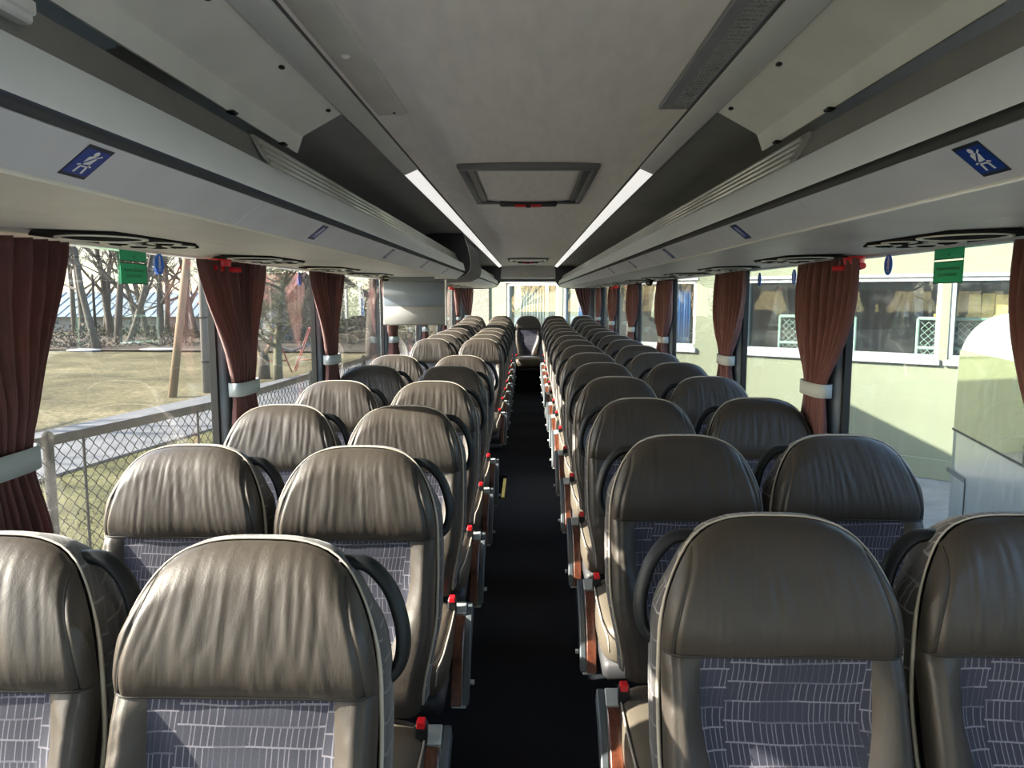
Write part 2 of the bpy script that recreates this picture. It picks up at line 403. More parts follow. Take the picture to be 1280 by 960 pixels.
# ================================================================ OVERHEAD
ORD = ['nearest', 'second', 'third', 'fourth', 'fifth', 'sixth', 'seventh', 'eighth', 'ninth', 'tenth', 'eleventh', 'twelfth', 'thirteenth', 'fourteenth', 'fifteenth']
def side_word(sg): return 'left' if sg < 0 else 'right'
def rack(sg, y0, y1, label):
    root = empty('luggage_rack', (sg*.85, y0, E(.14)), 0, label, 'luggage rack')
    off = Vector((-sg*.85, -y0, -E(.14)))
    def pr(name, pts, mat, ya=y0, yb=y1, close=True, auto=.6):
        m = MB(); m.prism([(sg*x+off.x, E(z)+off.z) for x, z in pts], ya+off.y, yb+off.y, close=close)
        o = m.build(name, mat, root, auto=auto); 
        return o
    pr('rail', [(.505, .197), (.503, .205), (.516, .255), (.522, .262), (.532, .264), (.552, .258), (.556, .21), (.530, .207), (.512, .203)], M['rail'])
    pr('groove_strip', [(.527, .207), (.524, .184), (.545, .178), (.55, .207)], M['dark'])
    # underside
    pr('soffit_panel', [(.577, .1358), (.69, .1345), (.80, .133), (.80, .145), (.58, .147)], M['soffit'])
    pr('edge_trim', [(.5665, .1385), (.569, .1345), (.577, .1340), (.580, .140), (.57, .148)], M['aluf'])
    pr('underside_panel', [(.80, .1328), (.84, .1325), (1.06, .138), (1.165, .1395), (1.172, .133), (1.182, .142), (1.18, .155), (.80, .15)], M['flap'] if 0 else M['soffit'])
    pr('floor_tray', [(.55, .19), (1.17, .185), (1.17, .2), (.55, .205)], M['rackin'])
    # fascia panels, about a metre each, with hairline joints
    ys = [y0]+[j for j in [-.5+1.0*k for k in range(20)] if y0+.25 < j < y1-.25]+[y1]
    for a, b in zip(ys[:-1], ys[1:]):
        pr('fascia_panel', [(.5105, .1812), (.5125, .1795), (.5665, .1372), (.572, .146), (.525, .186), (.514, .1835)], M['fascia'], a+.0015, b-.0015)
    # ribbed rail and smooth cover inside
    if y0 < 1.7:
        pr('smooth_cover', [(.556, .258), (.60, .345), (.62, .345), (.60, .258)], M['rackin'], y0, 1.68)
    ribs = []
    n = 5
    for i in range(n):
        a = i/n; x = .556+.036*a; z = .268+.075*a
        ribs += [(x, z), (x-.006, z+.004), (x-.004, z+.011)]
    ribs += [(.596, .348), (.62, .348), (.61, .262)]
    pr('ribbed_rail', ribs, M['alu'], max(y0, 1.70), y1, auto=.3)
    return root
rack(-1, -1.5, 6.18, 'long grey luggage rack above the left windows, nearest the camera')
rack(-1, 7.78, 12.95, 'short grey luggage rack above the rear left windows, behind the charcoal locker')
rack(1, -1.5, 12.95, 'long grey luggage rack running above all the right windows')
# closed locker between the two left racks
lk = empty('overhead_locker', (-.8, 6.2, E(.14)), 0, 'charcoal closed overhead locker with a curved face between the left luggage racks', 'locker')
LP = [(.53, .497), (.515, .46), (.49, .39), (.472, .30), (.468, .25), (.475, .205), (.50, .175), (.56, .147), (.62, .140), (.8, .128), (1.17, .134), (1.17, .497)]
def lkp(name, pts, a, b, mat, grow=0):
    m = MB(); m.prism([(-x+.8, z-.14) for x, z in pts], a-6.2, b-6.2); return m.build(name, mat, lk, auto=.5)
lkp('locker_body', LP, 6.22, 7.76, M['dark'])
lkp('end_panel', [(x*1.0-.006 if x < .6 else x, z-(.004 if z < .2 else 0)) for x, z in LP], 6.185, 6.22, M['shell'])
edge = [(-(x-.007)+.8, .022, z-.14) for x, z in LP[1:9]]
m = MB(); m.tube(edge, .0045, 6); m.build('edge_trim', M['aluf'], lk, smooth=True)
m = MB(); m.tube([(-.515+.8, .03, .36), (-.528+.8, .3, .352), (-.528+.8, 1.2, .352)], .006, 6); m.build('gap_trim', M['aluf'], lk, smooth=True)

# light strips along the ceiling edges
for sg in (-1, 1):
    root = empty('light_strip', (sg*.46, 0, E(.49)), 0, 'long white light strip along the %s edge of the ceiling' % side_word(sg), 'light strip')
    def seg(a, b, mat, name, pts):
        m = MB(); m.prism([(sg*(x-.46), z-.49) for x, z in pts], a, b); return m.build(name, mat, root, auto=.5)
    js = [-1.5, 3.06, 5.3, 8.1, 10.4, 12.9]
    for i, (a, b) in enumerate(zip(js[:-1], js[1:])):
        if i == 0: seg(a, b-.004, M['rail'], 'cover_plate', [(.430, .4935), (.434, .488), (.480, .468), (.487, .470), (.49, .50), (.43, .505)])
        else: seg(a+.006, b-.006, M['stripc'], 'light_cover', [(.432, .4945), (.436, .489), (.482, .470), (.488, .473), (.49, .50), (.432, .505)])
    seg(-1.5, 12.9, M['dark'], 'backing_channel', [(.420, .503), (.421, .4955), (.431, .4925), (.49, .474), (.497, .478), (.499, .51), (.420, .51)])
    # side flaps nearest the camera
    fp = empty('side_flap', (sg*.55, 0, E(.42)), 0, 'folded grey cover flap below the %s light strip, near the camera' % side_word(sg), 'ceiling flap')
    m = MB(); m.prism([(sg*(x-.55), z-.42) for x, z in [(.492, .476), (.500, .472), (.592, .422), (.597, .417), (.612, .376), (.620, .378), (.606, .424), (.600, .432), (.50, .484)]], -1.5, 2.08)
    m.build('flap_panel', M['flap'], fp, auto=.4)
    for y in (.85, 1.26, 1.63, 2.0):
        m = MB(); m.sphere((sg*(.507-.55), y, .4665-.42), .007, 8, 6, (1, 1.6, .6)); m.build('clip', M['black'], fp, smooth=True)
    for y in (1.62, 1.95):
        m = MB(); m.bbox((sg*(.60-.55), y-.012, .372-.42), (sg*(.618-.55), y+.012, .378-.42), .002); m.build('hinge', M['black'], fp)
# smooth cover panel (left) and perforated grille (right) on the ceiling
cp = empty('ceiling_cover', (-.36, 0, E(.5)), 0, 'flat grey cover panel with a round button on the left of the ceiling', 'ceiling panel')
m = MB(); m.bbox((-.056, -1.4, -.012), (.030, 2.16, .006), .008); m.build('cover_plate', M['flap'], cp, auto=.3)
m = MB(); m.sphere((-.015, 1.63, -.013), .011, 14, 8, (1, 1, .5)); m.build('button', M['soffit'], cp, smooth=True)
m = MB(); m.sphere((.0, 2.12, -.012), .004, 8, 6); m.build('screw', M['black'], cp, smooth=True)
gr = empty('ceiling_grille', (.385, 0, E(.5)), 0, 'long perforated dark grey grille on the right of the ceiling', 'grille')
m = MB(); m.bbox((-.042, -1.4, -.010), (-.012, 2.11, .006), .003).bbox((.030, -1.4, -.010), (.037, 2.11, .006), .002).bbox((-.012, 2.09, -.010), (.030, 2.11, .006), .002)
m.build('grille_frame', plain('slate grille frame', (.26, .275, .295), .5), gr)
m = MB(); m.box((-.012, -1.4, .002), (.030, 2.09, .004)); m.build('backing', M['black'], gr)
m = MB(); nx = 5; pit = .042/nx; py = .021
mg = M['soffit']
for i in range(nx+1):
    x = -.012+i*pit; m.box((x-.0013, .2, -.008), (x+.0013, 2.09, -.004))
y = .2; r = 0
while y < 2.09:
    m.box((-.012, y-.0045, -.0078), (.030, y+.0045, -.0045)); y += py
o = m.build('perforated_mesh', plain('grille mesh', (.34, .345, .35), .5), gr); tag(o, kind='stuff')

# roof hatches
def hatch(y0, y1, label):
    root = empty('roof_hatch', (0, y0, E(.5)), 0, label, 'roof hatch')
    L = y1-y0; W = .275; z = .004
    m = MB(); t_ = .03
    m.bbox((-W, 0, -.022+z), (W, t_*2, .012), .006).bbox((-W, L-t_*1.4, -.022+z), (W, L, .012), .006).bbox((-W, t_*2, -.022+z), (-W+t_, L-t_*1.4, .012), .006).bbox((W-t_, t_*2, -.022+z), (W, L-t_*1.4, .012), .006)
    m.build('frame', plain('hatch frame grey', (.16, .16, .165), .5), root, auto=.4)
    # recessed dome panel
    pts = []
    for i in range(13):
        u = i/12
        pts.append([((-.225+.45*j/12), .055+(L-.10)*u, .0015+.006*math.sin(PI*u)*math.sin(PI*j/12)-.016*(u > .75)*math.sin(PI*j/12)*sm(.75, 1, u)) for j in range(13)])
    m = MB(); m.grid(pts, flip=True); sheet(m.build('lid', M['ceiling'], root, smooth=True), .003)
    for s_ in (-1, 1):
        m = MB(); m.bbox((s_*.245, .07, -.010), (s_*.215, L-.06, .010), .003); m.build('side_slot', M['black'], root)
    m = MB(); m.bbox((-.15, L-.07, -.034), (.15, L-.02, -.006), .008); m.build('handle_plate', M['shell'], root, auto=.4)
    hb = m = MB(); m.bbox((-.07, L-.085, -.040), (.07, L-.055, -.028), .003); h = m.build('handle', M['redp'], root)
    m = MB(); m.bbox((-.012, L-.088, -.043), (.012, L-.05, -.026), .002); m.build('latch', M['black'], h)
hatch(3.0, 4.15, 'large grey roof hatch with a red handle, near the camera')
hatch(10.3, 11.2, 'small far roof hatch close to the rear window header')

# ---- pictograms ---------------------------------------------------------
def disc(cx, cy, r, n=16, sy=1): return [(cx+r*math.cos(2*PI*i/n), cy+sy*r*math.sin(2*PI*i/n)) for i in range(n)]
def stroke(a, b, w):
    d = Vector((b[0]-a[0], b[1]-a[1])); n = Vector((-d.y, d.x)).normalized()*w/2
    return [(a[0]+n.x, a[1]+n.y), (b[0]+n.x, b[1]+n.y), (b[0]-n.x, b[1]-n.y), (a[0]-n.x, a[1]-n.y)]
BELT = [disc(0, .70, .15, 14, 1.2), [(-.26, .42), (-.10, .52), (.16, .52), (-.26, -.02)], [(-.16, -.06), (.20, .44), (.28, .36), (.22, -.08), (-.16, -.16)],
        stroke((.20, .45), (.42, .66), .09), stroke((-.26, -.16), (-.44, -.24), .10), stroke((.22, -.16), (.42, -.26), .10),
        stroke((-.22, -.28), (.22, -.28), .10), stroke((-.20, -.28), (-.24, -.78), .13), stroke((.20, -.28), (.24, -.78), .13)]
def panel2d(mb, polys, fr, lift):
    """fr(u,v,h)->point"""
    for p in polys:
        vs = [fr(u, v, lift) for u, v in p]; mb.add(vs, [tuple(range(len(vs)))])
def belt_sticker(sg, y, k):
    # lies on the sloping fascia
    a = Vector((sg*.5125, 0, E(.1795))); b = Vector((sg*.5665, 0, E(.1372))); d = (b-a); n = Vector((-sg*(-d.z)*-1, 0, 0))
    dn = d.normalized(); n = Vector((-dn.z, 0, dn.x)); 
    if n.z > 0: n = -n
    half = .027
    ctr = a.lerp(b, .43)+Vector((0, y, 0)); hl = .0265; right = 1 if sg < 0 else -1
    def fr(u, v, h): return ctr-ctr + Vector((0, right*u*half, 0)) - dn*(v*hl) + n*h
    root = empty('seat_belt_sticker', ctr, 0, ('blue seat belt sticker on the %s rack fascia, %s' % (side_word(sg), ('nearest the camera' if k == 0 else ORD[k]+' from the camera'))), 'sticker', 'seat belt stickers on the racks')
    m = MB(); q = [(-1, -1), (1, -1), (1, 1), (-1, 1)]
    vs = [fr(u, v, .0003) for u, v in q]+[fr(u, v, .0009) for u, v in q]
    m.add(vs, [(0,1,2,3), (4,5,6,7), (0,1,5,4), (1,2,6,5), (2,3,7,6), (3,0,4,7)]); m.build('backing', M['navy'], root)
    m = MB(); panel2d(m, [[(-.94, -.80), (.94, -.80), (.94, .82), (-.94, .82)]], fr, .0012); m.build('blue_field', M['blue'], root)
    m = MB(); panel2d(m, [[(x*1.25, z*.86) for x, z in p] for p in BELT], fr, .0015); m.build('belt_symbol', M['whitep'], root)
for sg in (-1, 1):
    for k, y in enumerate([.945, 1.98, 2.98, 4.0, 5.0]): belt_sticker(sg, y, k)
def round_sticker(sg, y, z, label, r=.030):
    X = XW-.0015
    root = empty('round_sticker', (sg*X, y, E(z)), 0, label, 'sticker', 'round seat belt stickers on the windows')
    rt = 1 if sg < 0 else -1
    def fr(u, v, h): return Vector((-sg*h, rt*u*r, v*r*1.15))
    m = MB(); c = disc(0, 0, 1, 28); n = len(c); vs = [fr(u, v, 0) for u, v in c]+[fr(u, v, .0008) for u, v in c]
    m.add(vs, [tuple(range(n)), tuple(range(n, 2*n))]+[(i, (i+1) % n, n+(i+1) % n, n+i) for i in range(n)]); m.build('disc', M['blue2'], root)
    m = MB(); panel2d(m, [[(x*.72, q*.9) for x, q in p] for p in BELT], fr, .0012); m.build('belt_symbol', M['whitep'], root)
round_sticker(-1, 2.50, .103, 'round blue seat belt sticker on the left window beside the green sign')
round_sticker(-1, 4.05, .09, 'round blue seat belt sticker on the second left window')
round_sticker(1, 2.61, .103, 'round blue seat belt sticker on the nearest right window beside the green sign')
round_sticker(1, 3.52, .085, 'round blue seat belt sticker on the second right window, beside the maroon curtain')
round_sticker(1, 4.04, .085, 'round blue seat belt sticker on the second right window, towards the rear')
def text_mesh(body, size, name, mat, parent, Mx):
    c = bpy.data.curves.new(name, 'FONT'); c.body = body; c.size = size; c.align_x = 'CENTER'; c.align_y = 'CENTER'; c.space_line = 1.0
    o = bpy.data.objects.new(name, c); COL.objects.link(o)
    dg = bpy.context.evaluated_depsgraph_get(); me = bpy.data.meshes.new_from_object(o.evaluated_get(dg))
    bpy.data.objects.remove(o); me.transform(Mx); me.materials.clear(); me.materials.append(mat)
    r = bpy.data.objects.new(name, me); COL.objects.link(r); r.parent = parent; return r
def green_sign(sg, y, label):
    X = XW-.0015; root = empty('hammer_sign', (sg*X, y, E(.10)), 0, label, 'sign', 'green hammer signs')
    rt = 1 if sg < 0 else -1; W = .078
    def q(z0, z1, name, h0=0, h1=.0008, mat=None, x0=-W, x1=W):
        m = MB(); m.box((-sg*h0, x0, z0), (-sg*h1, x1, z1)); return m.build(name, mat or M['green'], root)
    q(-.064, -.001, 'lower_panel'); q(.004, .07, 'upper_panel')
    for z0, z1 in ((-.064, -.0615), (-.0035, -.001), (.004, .0065)): q(z0, z1, 'border_line', .0008, .0012, M['ink'])
    for x0, x1 in ((-W, -W+.002), (W-.002, W)): q(-.064, .07, 'border_line', .0008, .0012, M['ink'], x0, x1)
    Mx = Matrix(((0, 0, -sg*1.0, 0), (rt, 0, 0, 0), (0, 1, 0, 0), (0, 0, 0, 1)))
    text_mesh('Haamer aknaklaasi\npurustamiseks', .0165, 'lettering', M['ink'], root, Matrix.Translation((-sg*.0014, 0, -.030)) @ Mx)
    text_mesh('sil', .0165, 'lettering', M['ink'], root, Matrix.Translation((-sg*.0014, 0, .018)) @ Mx)
green_sign(-1, 2.335, 'green two-part hammer sign on the nearest left window')
green_sign(1, 2.24, 'green two-part hammer sign on the nearest right window')

# emergency hammers
def hammer(sg, y, label):
    root = empty('emergency_hammer', (sg*1.13, y, E(.10)), 0, label, 'hammer', 'red emergency hammers')
    m = MB(); m.tube([(0, 0, .036), (0, 0, .03), (0, 0, .008)], [.034, .036, .032], 20); m.build('bracket', M['redp'], root, auto=.6)
    m = MB(); m.tube([(0, -.075, .002), (0, -.05, 0), (0, .05, 0), (0, .075, .002)], [.011, .012, .012, .010], 12); h = m.build('hammer_head', M['redp'], root, auto=.6)
    m = MB(); m.tube([(-sg*.01, .02, -.002), (-sg*.06, .035, -.004)], [.010, .009], 10); m.build('hammer_handle', M['redp'], root, auto=.6)
    m = MB(); m.tube([(0, .01, -.008), (0, .01, -.022), (0, .012, -.03)], [.006, .007, .003], 10); m.build('steel_tip', M['steel'], root, smooth=True)
hammer(-1, 2.84, 'red emergency hammer hanging over the left curtain near the camera')
hammer(1, 2.72, 'red emergency hammer hanging over the right curtain near the camera')
hammer(-1, 11.3, 'small red emergency hammer by the rear left windows')
hammer(1, 10.0, 'small red emergency hammer by the rear right windows')
# little black dome camera on the right
dc = empty('dome_camera', (1.02, 6.55, E(.138)), 0, 'black dome camera under the right rack beside a curtain', 'camera')
m = MB(); m.tube([(0, 0, -.002), (0, 0, -.014)], [.045, .042], 20); m.build('mount', M['black'], dc, auto=.6)
m = MB(); m.sphere((0, 0, -.024), .032, 16, 10); d_ = m.build('dome', M['black'], dc, smooth=True)
m = MB(); m.sphere((-.008, -.026, -.032), .009, 10, 6); m.build('lens', M['white'], d_, smooth=True)

# passenger service panels in the underside
def ring_pts(cx, cy, a, b, n=30): return [(cx+a*math.cos(2*PI*i/n), cy+b*math.sin(2*PI*i/n)) for i in range(n)]
def service_proto(sg):
    root = empty('service_panel', (0, 0, 0))
    m = MB(); pts = [(-.10, -.26), (.05, -.30), (.11, -.22), (.11, .20), (.06, .27), (-.06, .24), (-.11, .10)]
    pts = [(sg*x, y) for x, y in pts]; n = len(pts)
    m.add([(x, y, 0) for x, y in pts]+[(x, y, -.004) for x, y in pts], [tuple(range(n)), tuple(range(n, 2*n))]+[(i, (i+1) % n, n+(i+1) % n, n+i) for i in range(n)])
    m.build('plate', M['matte'], root)
    def ring(cx, cy, a, b, r, name, mat):
        m = MB(); m.tube([(sg*x, y, -.005) for x, y in ring_pts(cx, cy, a, b)], .0022, 6, closed=True, ry=r); return m.build(name, mat, root, smooth=True)
    ring(0, -.13, .085, .10, .007, 'speaker_ring', M['aluf'])
    m = MB(); m.tube([(sg*0, -.13, -.004), (0, -.13, -.006)], [.075, .07], 24); m.build('speaker_grille', M['matte'], root)
    for cx, cy in ((-.06, .04), (.05, .03), (-.045, .15), (.055, .14)):
        nz = ring(cx, cy, .034, .042, .0055, 'air_nozzle', M['aluf'])
        m = MB(); m.tube([(sg*cx, cy, -.004), (sg*cx, cy, -.009)], [.026, .018], 14); m.build('nozzle_vane', M['matte'], nz)
    for cx, cy in ((0, .005), (0, .03), (.0, .20), (-.02, .205)):
        m = MB(); m.bbox((sg*(cx-.007), cy-.007, -.008), (sg*(cx+.007), cy+.007, -.003), .002); m.build('push_button', M['armgrey'], root)
    return root
for sg in (-1, 1):
    first = None; ys = [1.86+.97*k for k in range(11)]
    if sg < 0: ys = [y for y in ys if y < 6 or y > 7.9]
    for k, y in enumerate(ys):
        r = service_proto(sg) if first is None else copy_tree(first)
        if first is None: first = r
        r.location = (sg*.955, y, E(.1328)); 
        tag(r, 'black reading light and air vent panel under the %s rack, %s' % (side_word(sg), 'nearest the camera' if k == 0 else ORD[k]+' from the camera'), 'service panel', 'service panels under the racks')

# hanging monitor above the stairwell
mo = empty('monitor', (-.80, 5.42, E(-.05)), 0, 'hanging flat monitor with blue-grey screen above pale bezel, left side', 'monitor')
m = MB(); m.bbox((-.222, 0, -.155), (.222, .035, .155), .006); m.build('housing', M['bezel'], mo, auto=.4)
m = MB(); m.bbox((-.216, -.006, -.018), (.214, .004, .150), .003); m.build('screen', M['screen'], mo, auto=.4)
m = MB(); m.bbox((-.216, -.010, -.150), (.214, .004, -.024), .004); m.build('lower_bezel', M['bezel'], mo, auto=.4)
m = MB(); m.box((-.18, .005, .155), (.14, .03, .188)); m.build('bracket', M['pillar'], mo)
m = MB(); m.bbox((.216, -.012, -.155), (.226, .037, .165), .003); m.build('edge_trim', M['white'], mo)
# pale box lying in the rack at the top left
wb = empty('white_block', (-.579, .875, E(.306)), 0, 'white plastic block with ribs at the near end of the left rack', 'plastic block')
m = MB(); m.bbox((-.004, -.12, 0), (.016, .03, .04), .003); m.build('body', M['white'], wb)
m = MB(); m.bbox((.014, -.12, .010), (.020, .03, .026), .002); m.build('rib', M['white'], wb)

# ================================================================ CURTAINS
ZT = .128; ZTIE = -.357; ZBOT = -.79
def curtain(name_lbl, sg, p, seed, rear=False, ztop=ZT):
    R = rnd(seed); nf = (10 if not rear else 5)+R.random(); ph = R.random()*6
    root = empty('curtain', (sg*(XW-.080), p, E(ZBOT)), 0, name_lbl, 'curtain', 'maroon curtains')
    nu, nv = 110, 40; H = ztop-ZBOT
    def ctl(z):
        c, wd = ctl0(z)
        return (c*.3+(.06*sm(ZTIE, ztop, z)), wd*.46) if rear else (c, wd)
    def ctl0(z):       # (centre, width) along the window at height z
        up = (z-ZTIE)/(ztop-ZTIE)
        if z >= ZTIE:
            q = sm(0, 1, up)**.75; return (.075*(1-q)+.035*q, .20*(1-q)+.61*q)
        q = sm(0, .55, -(z-ZTIE)/(ZTIE-ZBOT)); return (.075+.01*q, .20+.07*q)
    pts = []
    for j in range(nv+1):
        z = ztop-H*j/nv; c, wd = ctl(z); row = []
        up = max(0, (z-ZTIE)/(ztop-ZTIE)); near = math.exp(-((z-ZTIE)/.10)**2)
        amp = .023+.010*(1-up)-.012*near
        for i in range(nu+1):
            u = i/nu; ww = u+.030*math.sin(5.1*u*2+ph+up*1.2)+.012*math.sin(13*u+ph*2)
            a = 2*PI*nf*ww+ph
            fold = math.copysign(abs(math.sin(a))**.7, math.sin(a))+.30*math.sin(2.0*a+1.3+2*up)
            x = amp*fold*(.75+.35*math.sin(7*u+ph))
            y = c+(u-.5)*wd+.006*math.cos(a)*(.3+up)
            x += .012*math.sin(3*u+4*up)*(1-near)
            if rear: row.append((-y, x, z-ZBOT))
            else: row.append((x, y, z-ZBOT))
        pts.append(row)
    m = MB(); m.grid(pts); o = sheet(m.build('cloth', M['curtain'], root, smooth=True), .002)
    # tie band
    c, wd = ctl(ZTIE); n = 32; rings = []
    for i in range(n):
        a = 2*PI*i/n; ca, sa = math.cos(a), math.sin(a)
        e = (abs(ca)**3+abs(sa)**3)**(-1/3)
        px, py = .034*sa*e, c+(wd/2+.014)*ca*e
        if rear: px, py = -py, px
        rings.append((px, py))
    b = MB(); th = .026
    vs = [(x, y, ZTIE-ZBOT+dz) for dz in (-th, th) for x, y in rings]
    b.add(vs, [(i, (i+1) % n, n+(i+1) % n, n+i) for i in range(n)])
    sheet(b.build('tie_band', M['tie'], root, smooth=True), .004)
    s_ = MB()
    pos = (-sg*.028, c+.04, .18) if not rear else (-c, -.028, .18)
    s_.sphere(pos, .006, 8, 6); s_.build('snap_button', M['steel'], root, smooth=True)
    return root
CW = {-1: ['at the left edge of the picture', 'by the first pillar behind the green sign', 'by the second left pillar', 'below the hanging monitor', 'behind the monitor, fifth on the left', 'sixth on the left', 'seventh on the left'],
      1: ['at the right edge of the picture', 'under the right red hammer', 'by the second right pillar', 'under the black dome camera', 'fifth on the right', 'sixth on the right', 'seventh on the right']}
for sg in (-1, 1):
    for k, p in enumerate(PIL[2:9]):
        curtain('maroon curtain tied with a grey band, '+CW[sg][k], sg, p-.05, 10+k*7+(sg > 0))
for sg in (-1, 1):
    r = curtain('maroon curtain gathered in the %s corner of the rear window' % side_word(sg), sg, 0, 80+sg, rear=True, ztop=.20)
    r.location = (sg*1.02, YB-.10, E(ZBOT))
    if sg > 0: r.rotation_euler = (0, 0, 0)

# ================================================================ SEATS
W_ = .212; Z0, ZS, ZSH, HT = .50, .925, .955, .189      # back bottom, seam, shoulder, arch height
def wid(z): return (.178+(W_-.178)*sm(.5, .74, z))*(1-.065*sm(.92, 1.10, z))
def ztop(s): 
    a = min(1, abs(s)); return ZSH+HT*(1-a**3.3)**(1/2.2)
def base_y(z):
    y = (z-Z0)*.235
    y -= .018*math.exp(-((z-.66)/.12)**2)         # lumbar
    y -= .030*sm(.80, .985, z)
    y += 1.5*max(0, z-.985)**2
    return y
ER = .052
def edge_round(s, z, R=ER):
    zt = ztop(s); x = abs(s)*wid(z)
    d = min((wid(z)-x)*1.6, (zt-z))
    # smooth distance from the outline
    q = 1-min(1, max(0, d)/R)
    return R*(1-math.sqrt(max(0, 1-q*q)))*.75
def sb(z): return .70-.36*(1-sm(.50, .84, z))       # inner edge of the bolsters
def front(s, z):
    y = base_y(z)
    if z < ZS+.02:
        b_ = sm(sb(z)-.12, sb(z)+.18, abs(s)); y -= .030*b_*sm(ZS+.02, ZS-.10, z) if z < ZS+.02 else 0
    y += edge_round(s, z)
    return (s*wid(z), y, z)
def smm(a, b, x):
    return sm(a, b, x) if a < b else 1-sm(b, a, x)
def front(s, z):
    y = base_y(z)
    b_ = sm(sb(z)-.12, sb(z)+.18, abs(s)); y -= .030*b_*smm(ZS+.02, ZS-.12, z)
    y += edge_round(s, z)
    return (s*wid(z), y, z)
def seam_s(z): return .915-.16*sm(ZS, ZSH+HT, z)**1.3
def ridge(x, seed):
    return noise.noise(Vector((x, seed*7.7, 0)))
def head_mesh(seed):
    nu, nv = 120, 44; P = []
    R = rnd(seed)
    for j in range(nv+1):
        v = j/nv; row = []
        for i in range(nu+1):
            u = -1+2*i/nu; s = math.sin(u*PI/2*.985)/math.sin(PI/2*.985)
            zt = ztop(s); z = ZS+(zt-ZS)*(1-(1-v)**1.25)
            x, y, _ = front(s, z)
            # leather pad: puffed, tucked in at the seam and at the stitched border
            puff = .012*(1-math.exp(-(z-ZS)/.018))
            g = .0045*math.exp(-((abs(s)-seam_s(z))/.022)**2)
            y -= puff - g
            env = smm(.90, .60, abs(s))
            q = (z-ZS)/(ZSH+HT-ZS)
            wx = x*(1+.25*(q-.6))
            n1 = ridge(wx*46+.7*math.sin(z*15+seed), seed)*.75+.45*ridge(wx*92+z*5, seed+1.9); n2 = ridge(wx*150+z*12, seed+3.3)
            crease = (.0040*abs(n1)**.75-.0018)*env*sm(.0, .42, q)*(.35+.65*smm(1.08, .70, q)) + .0010*n2*env
            drape = .003*ridge(x*14+z*6, seed+9)
            y -= crease+drape+.004
            row.append((x, y, z))
        P.append(row)
    return P
def back_pieces(root, variant):
    m = MB(); m.grid(head_mesh(variant)); hr = m.build('headrest', M['leather'], root, smooth=True)
    # stitched lines on the headrest
    for sd in (-1, 1):
        st_ = MB(); path = []
        for k in range(18):
            z = ZS+.004+(ztop(.765)-ZS-.010)*k/17; x, y, _ = front(sd*seam_s(z), z); path.append((x, y-.0085*(1-math.exp(-(z-ZS)/.02))-.002, z))
        st_.tube(path, .0021, 5)
        st_.build('side_seam', M['stitch'], hr, smooth=True)
    # lower fabric panel
    P = []
    for j in range(21):
        z = Z0+(ZS-Z0)*j/20; k = sb(z); row = []
        for i in range(19):
            u = -1+2*i/18; s = u*k; x, y, _ = front(s, z)
            y -= .006*(1-abs(u)**8)*(1-abs(2*j/20-1)**8); row.append((x, y, z))
        P.append(row)
    m = MB(); m.grid(P); m.build('fabric_panel', M['fabric'], root, smooth=True)
    for sd in (-1, 1):
        P = []
        for j in range(41):
            z = Z0+(ZS-Z0)*j/40; k = sb(z); row = []
            for i in range(17):
                u = i/16; s = sd*(k+(1-k)*math.sin(u*PI/2)**.9); x, y, _ = front(s, z)
                pf = .013*math.sin(PI*u)**.5*(1-abs(2*j/40-1)**10) if 0 < u < 1 else 0
                wr = .0042*ridge(z*62+u*3, variant+sd*2.1+5)+.002*ridge(z*120+u*6, variant+sd+8)
                gr_ = .004*math.exp(-((abs(s)-.90)/.02)**2)
                y -= pf+wr*math.sin(PI*u)-gr_; row.append((x, y, z))
            P.append(row)
        m = MB(); m.grid(P, flip=sd < 0); m.build('bolster', M['leather'], root, smooth=True)
    # seam between headrest and lower back
    m = MB(); path = []
    for i in range(25):
        s = -.98+1.96*i/24; x, y, _ = front(s, ZS); path.append((x, y-.0035, ZS))
    m.tube(path, .0028, 5); m.build('cross_seam', M['stitch'], root, smooth=True)
    # outline ring, shell sides and back
    ring = []
    for k in range(15): ring.append((-1, Z0+(ZSH-Z0)*k/14))
    for k in range(1, 30):
        a = -1+2*k/30; ring.append((math.sin(a*PI/2), None))
    for k in range(15): ring.append((1, ZSH-(ZSH-Z0)*k/14))
    F = []
    for s, z in ring:
        z = ztop(s) if z is None else z; F.append(Vector((s*wid(z), base_y(z)+ER*.75-.004*sm(.97, 1.08, z), z)))
    cen = Vector((0, 0, .85)); rings = []
    for gx, dy, mul in ((0, -.004, 1.0), (.010, .008, 1.0), (.012, .055, 1.0), (.004, .100, .97), (-.03, .122, .88)):
        rr = []
        for p in F:
            d = Vector((p.x, 0, (p.z-.85)*(1 if p.z > .95 else 0.0)));
            if d.length > 0: d.normalize()
            tp = sm(.97, 1.08, p.z)                     # leather wraps further over the top than over the flanks
            drop = {-.004: 0, .008: -.004, .055: .014, .100: .04, .122: .085}[dy]
            rr.append((p.x*mul+d.x*gx*(1-tp), p.y+dy, p.z+d.z*gx*(1-tp)-drop*tp))
        rings.append(rr)
    m = MB(); m.grid(rings[:4]); m.build('side_cover', M['fabric2'], root, smooth=True)
    m = MB(); back = rings[3]; nb = len(back); m.grid([rings[3], rings[4]]); m.add(rings[4], [tuple(range(nb))]); m.build('back_shell', M['shell'], root, smooth=True)
    m = MB(); m.tube([(p.x+(.003 if p.x > 0 else -.003)*(1 if abs(p.x) > .1 else 0), p.y-.006, p.z+.002) for p in F], [.0042-.0022*sm(.95, 1.06, p.z) for p in F], 6); m.build('piping', M['piping'], root, smooth=True)
    m = MB(); 
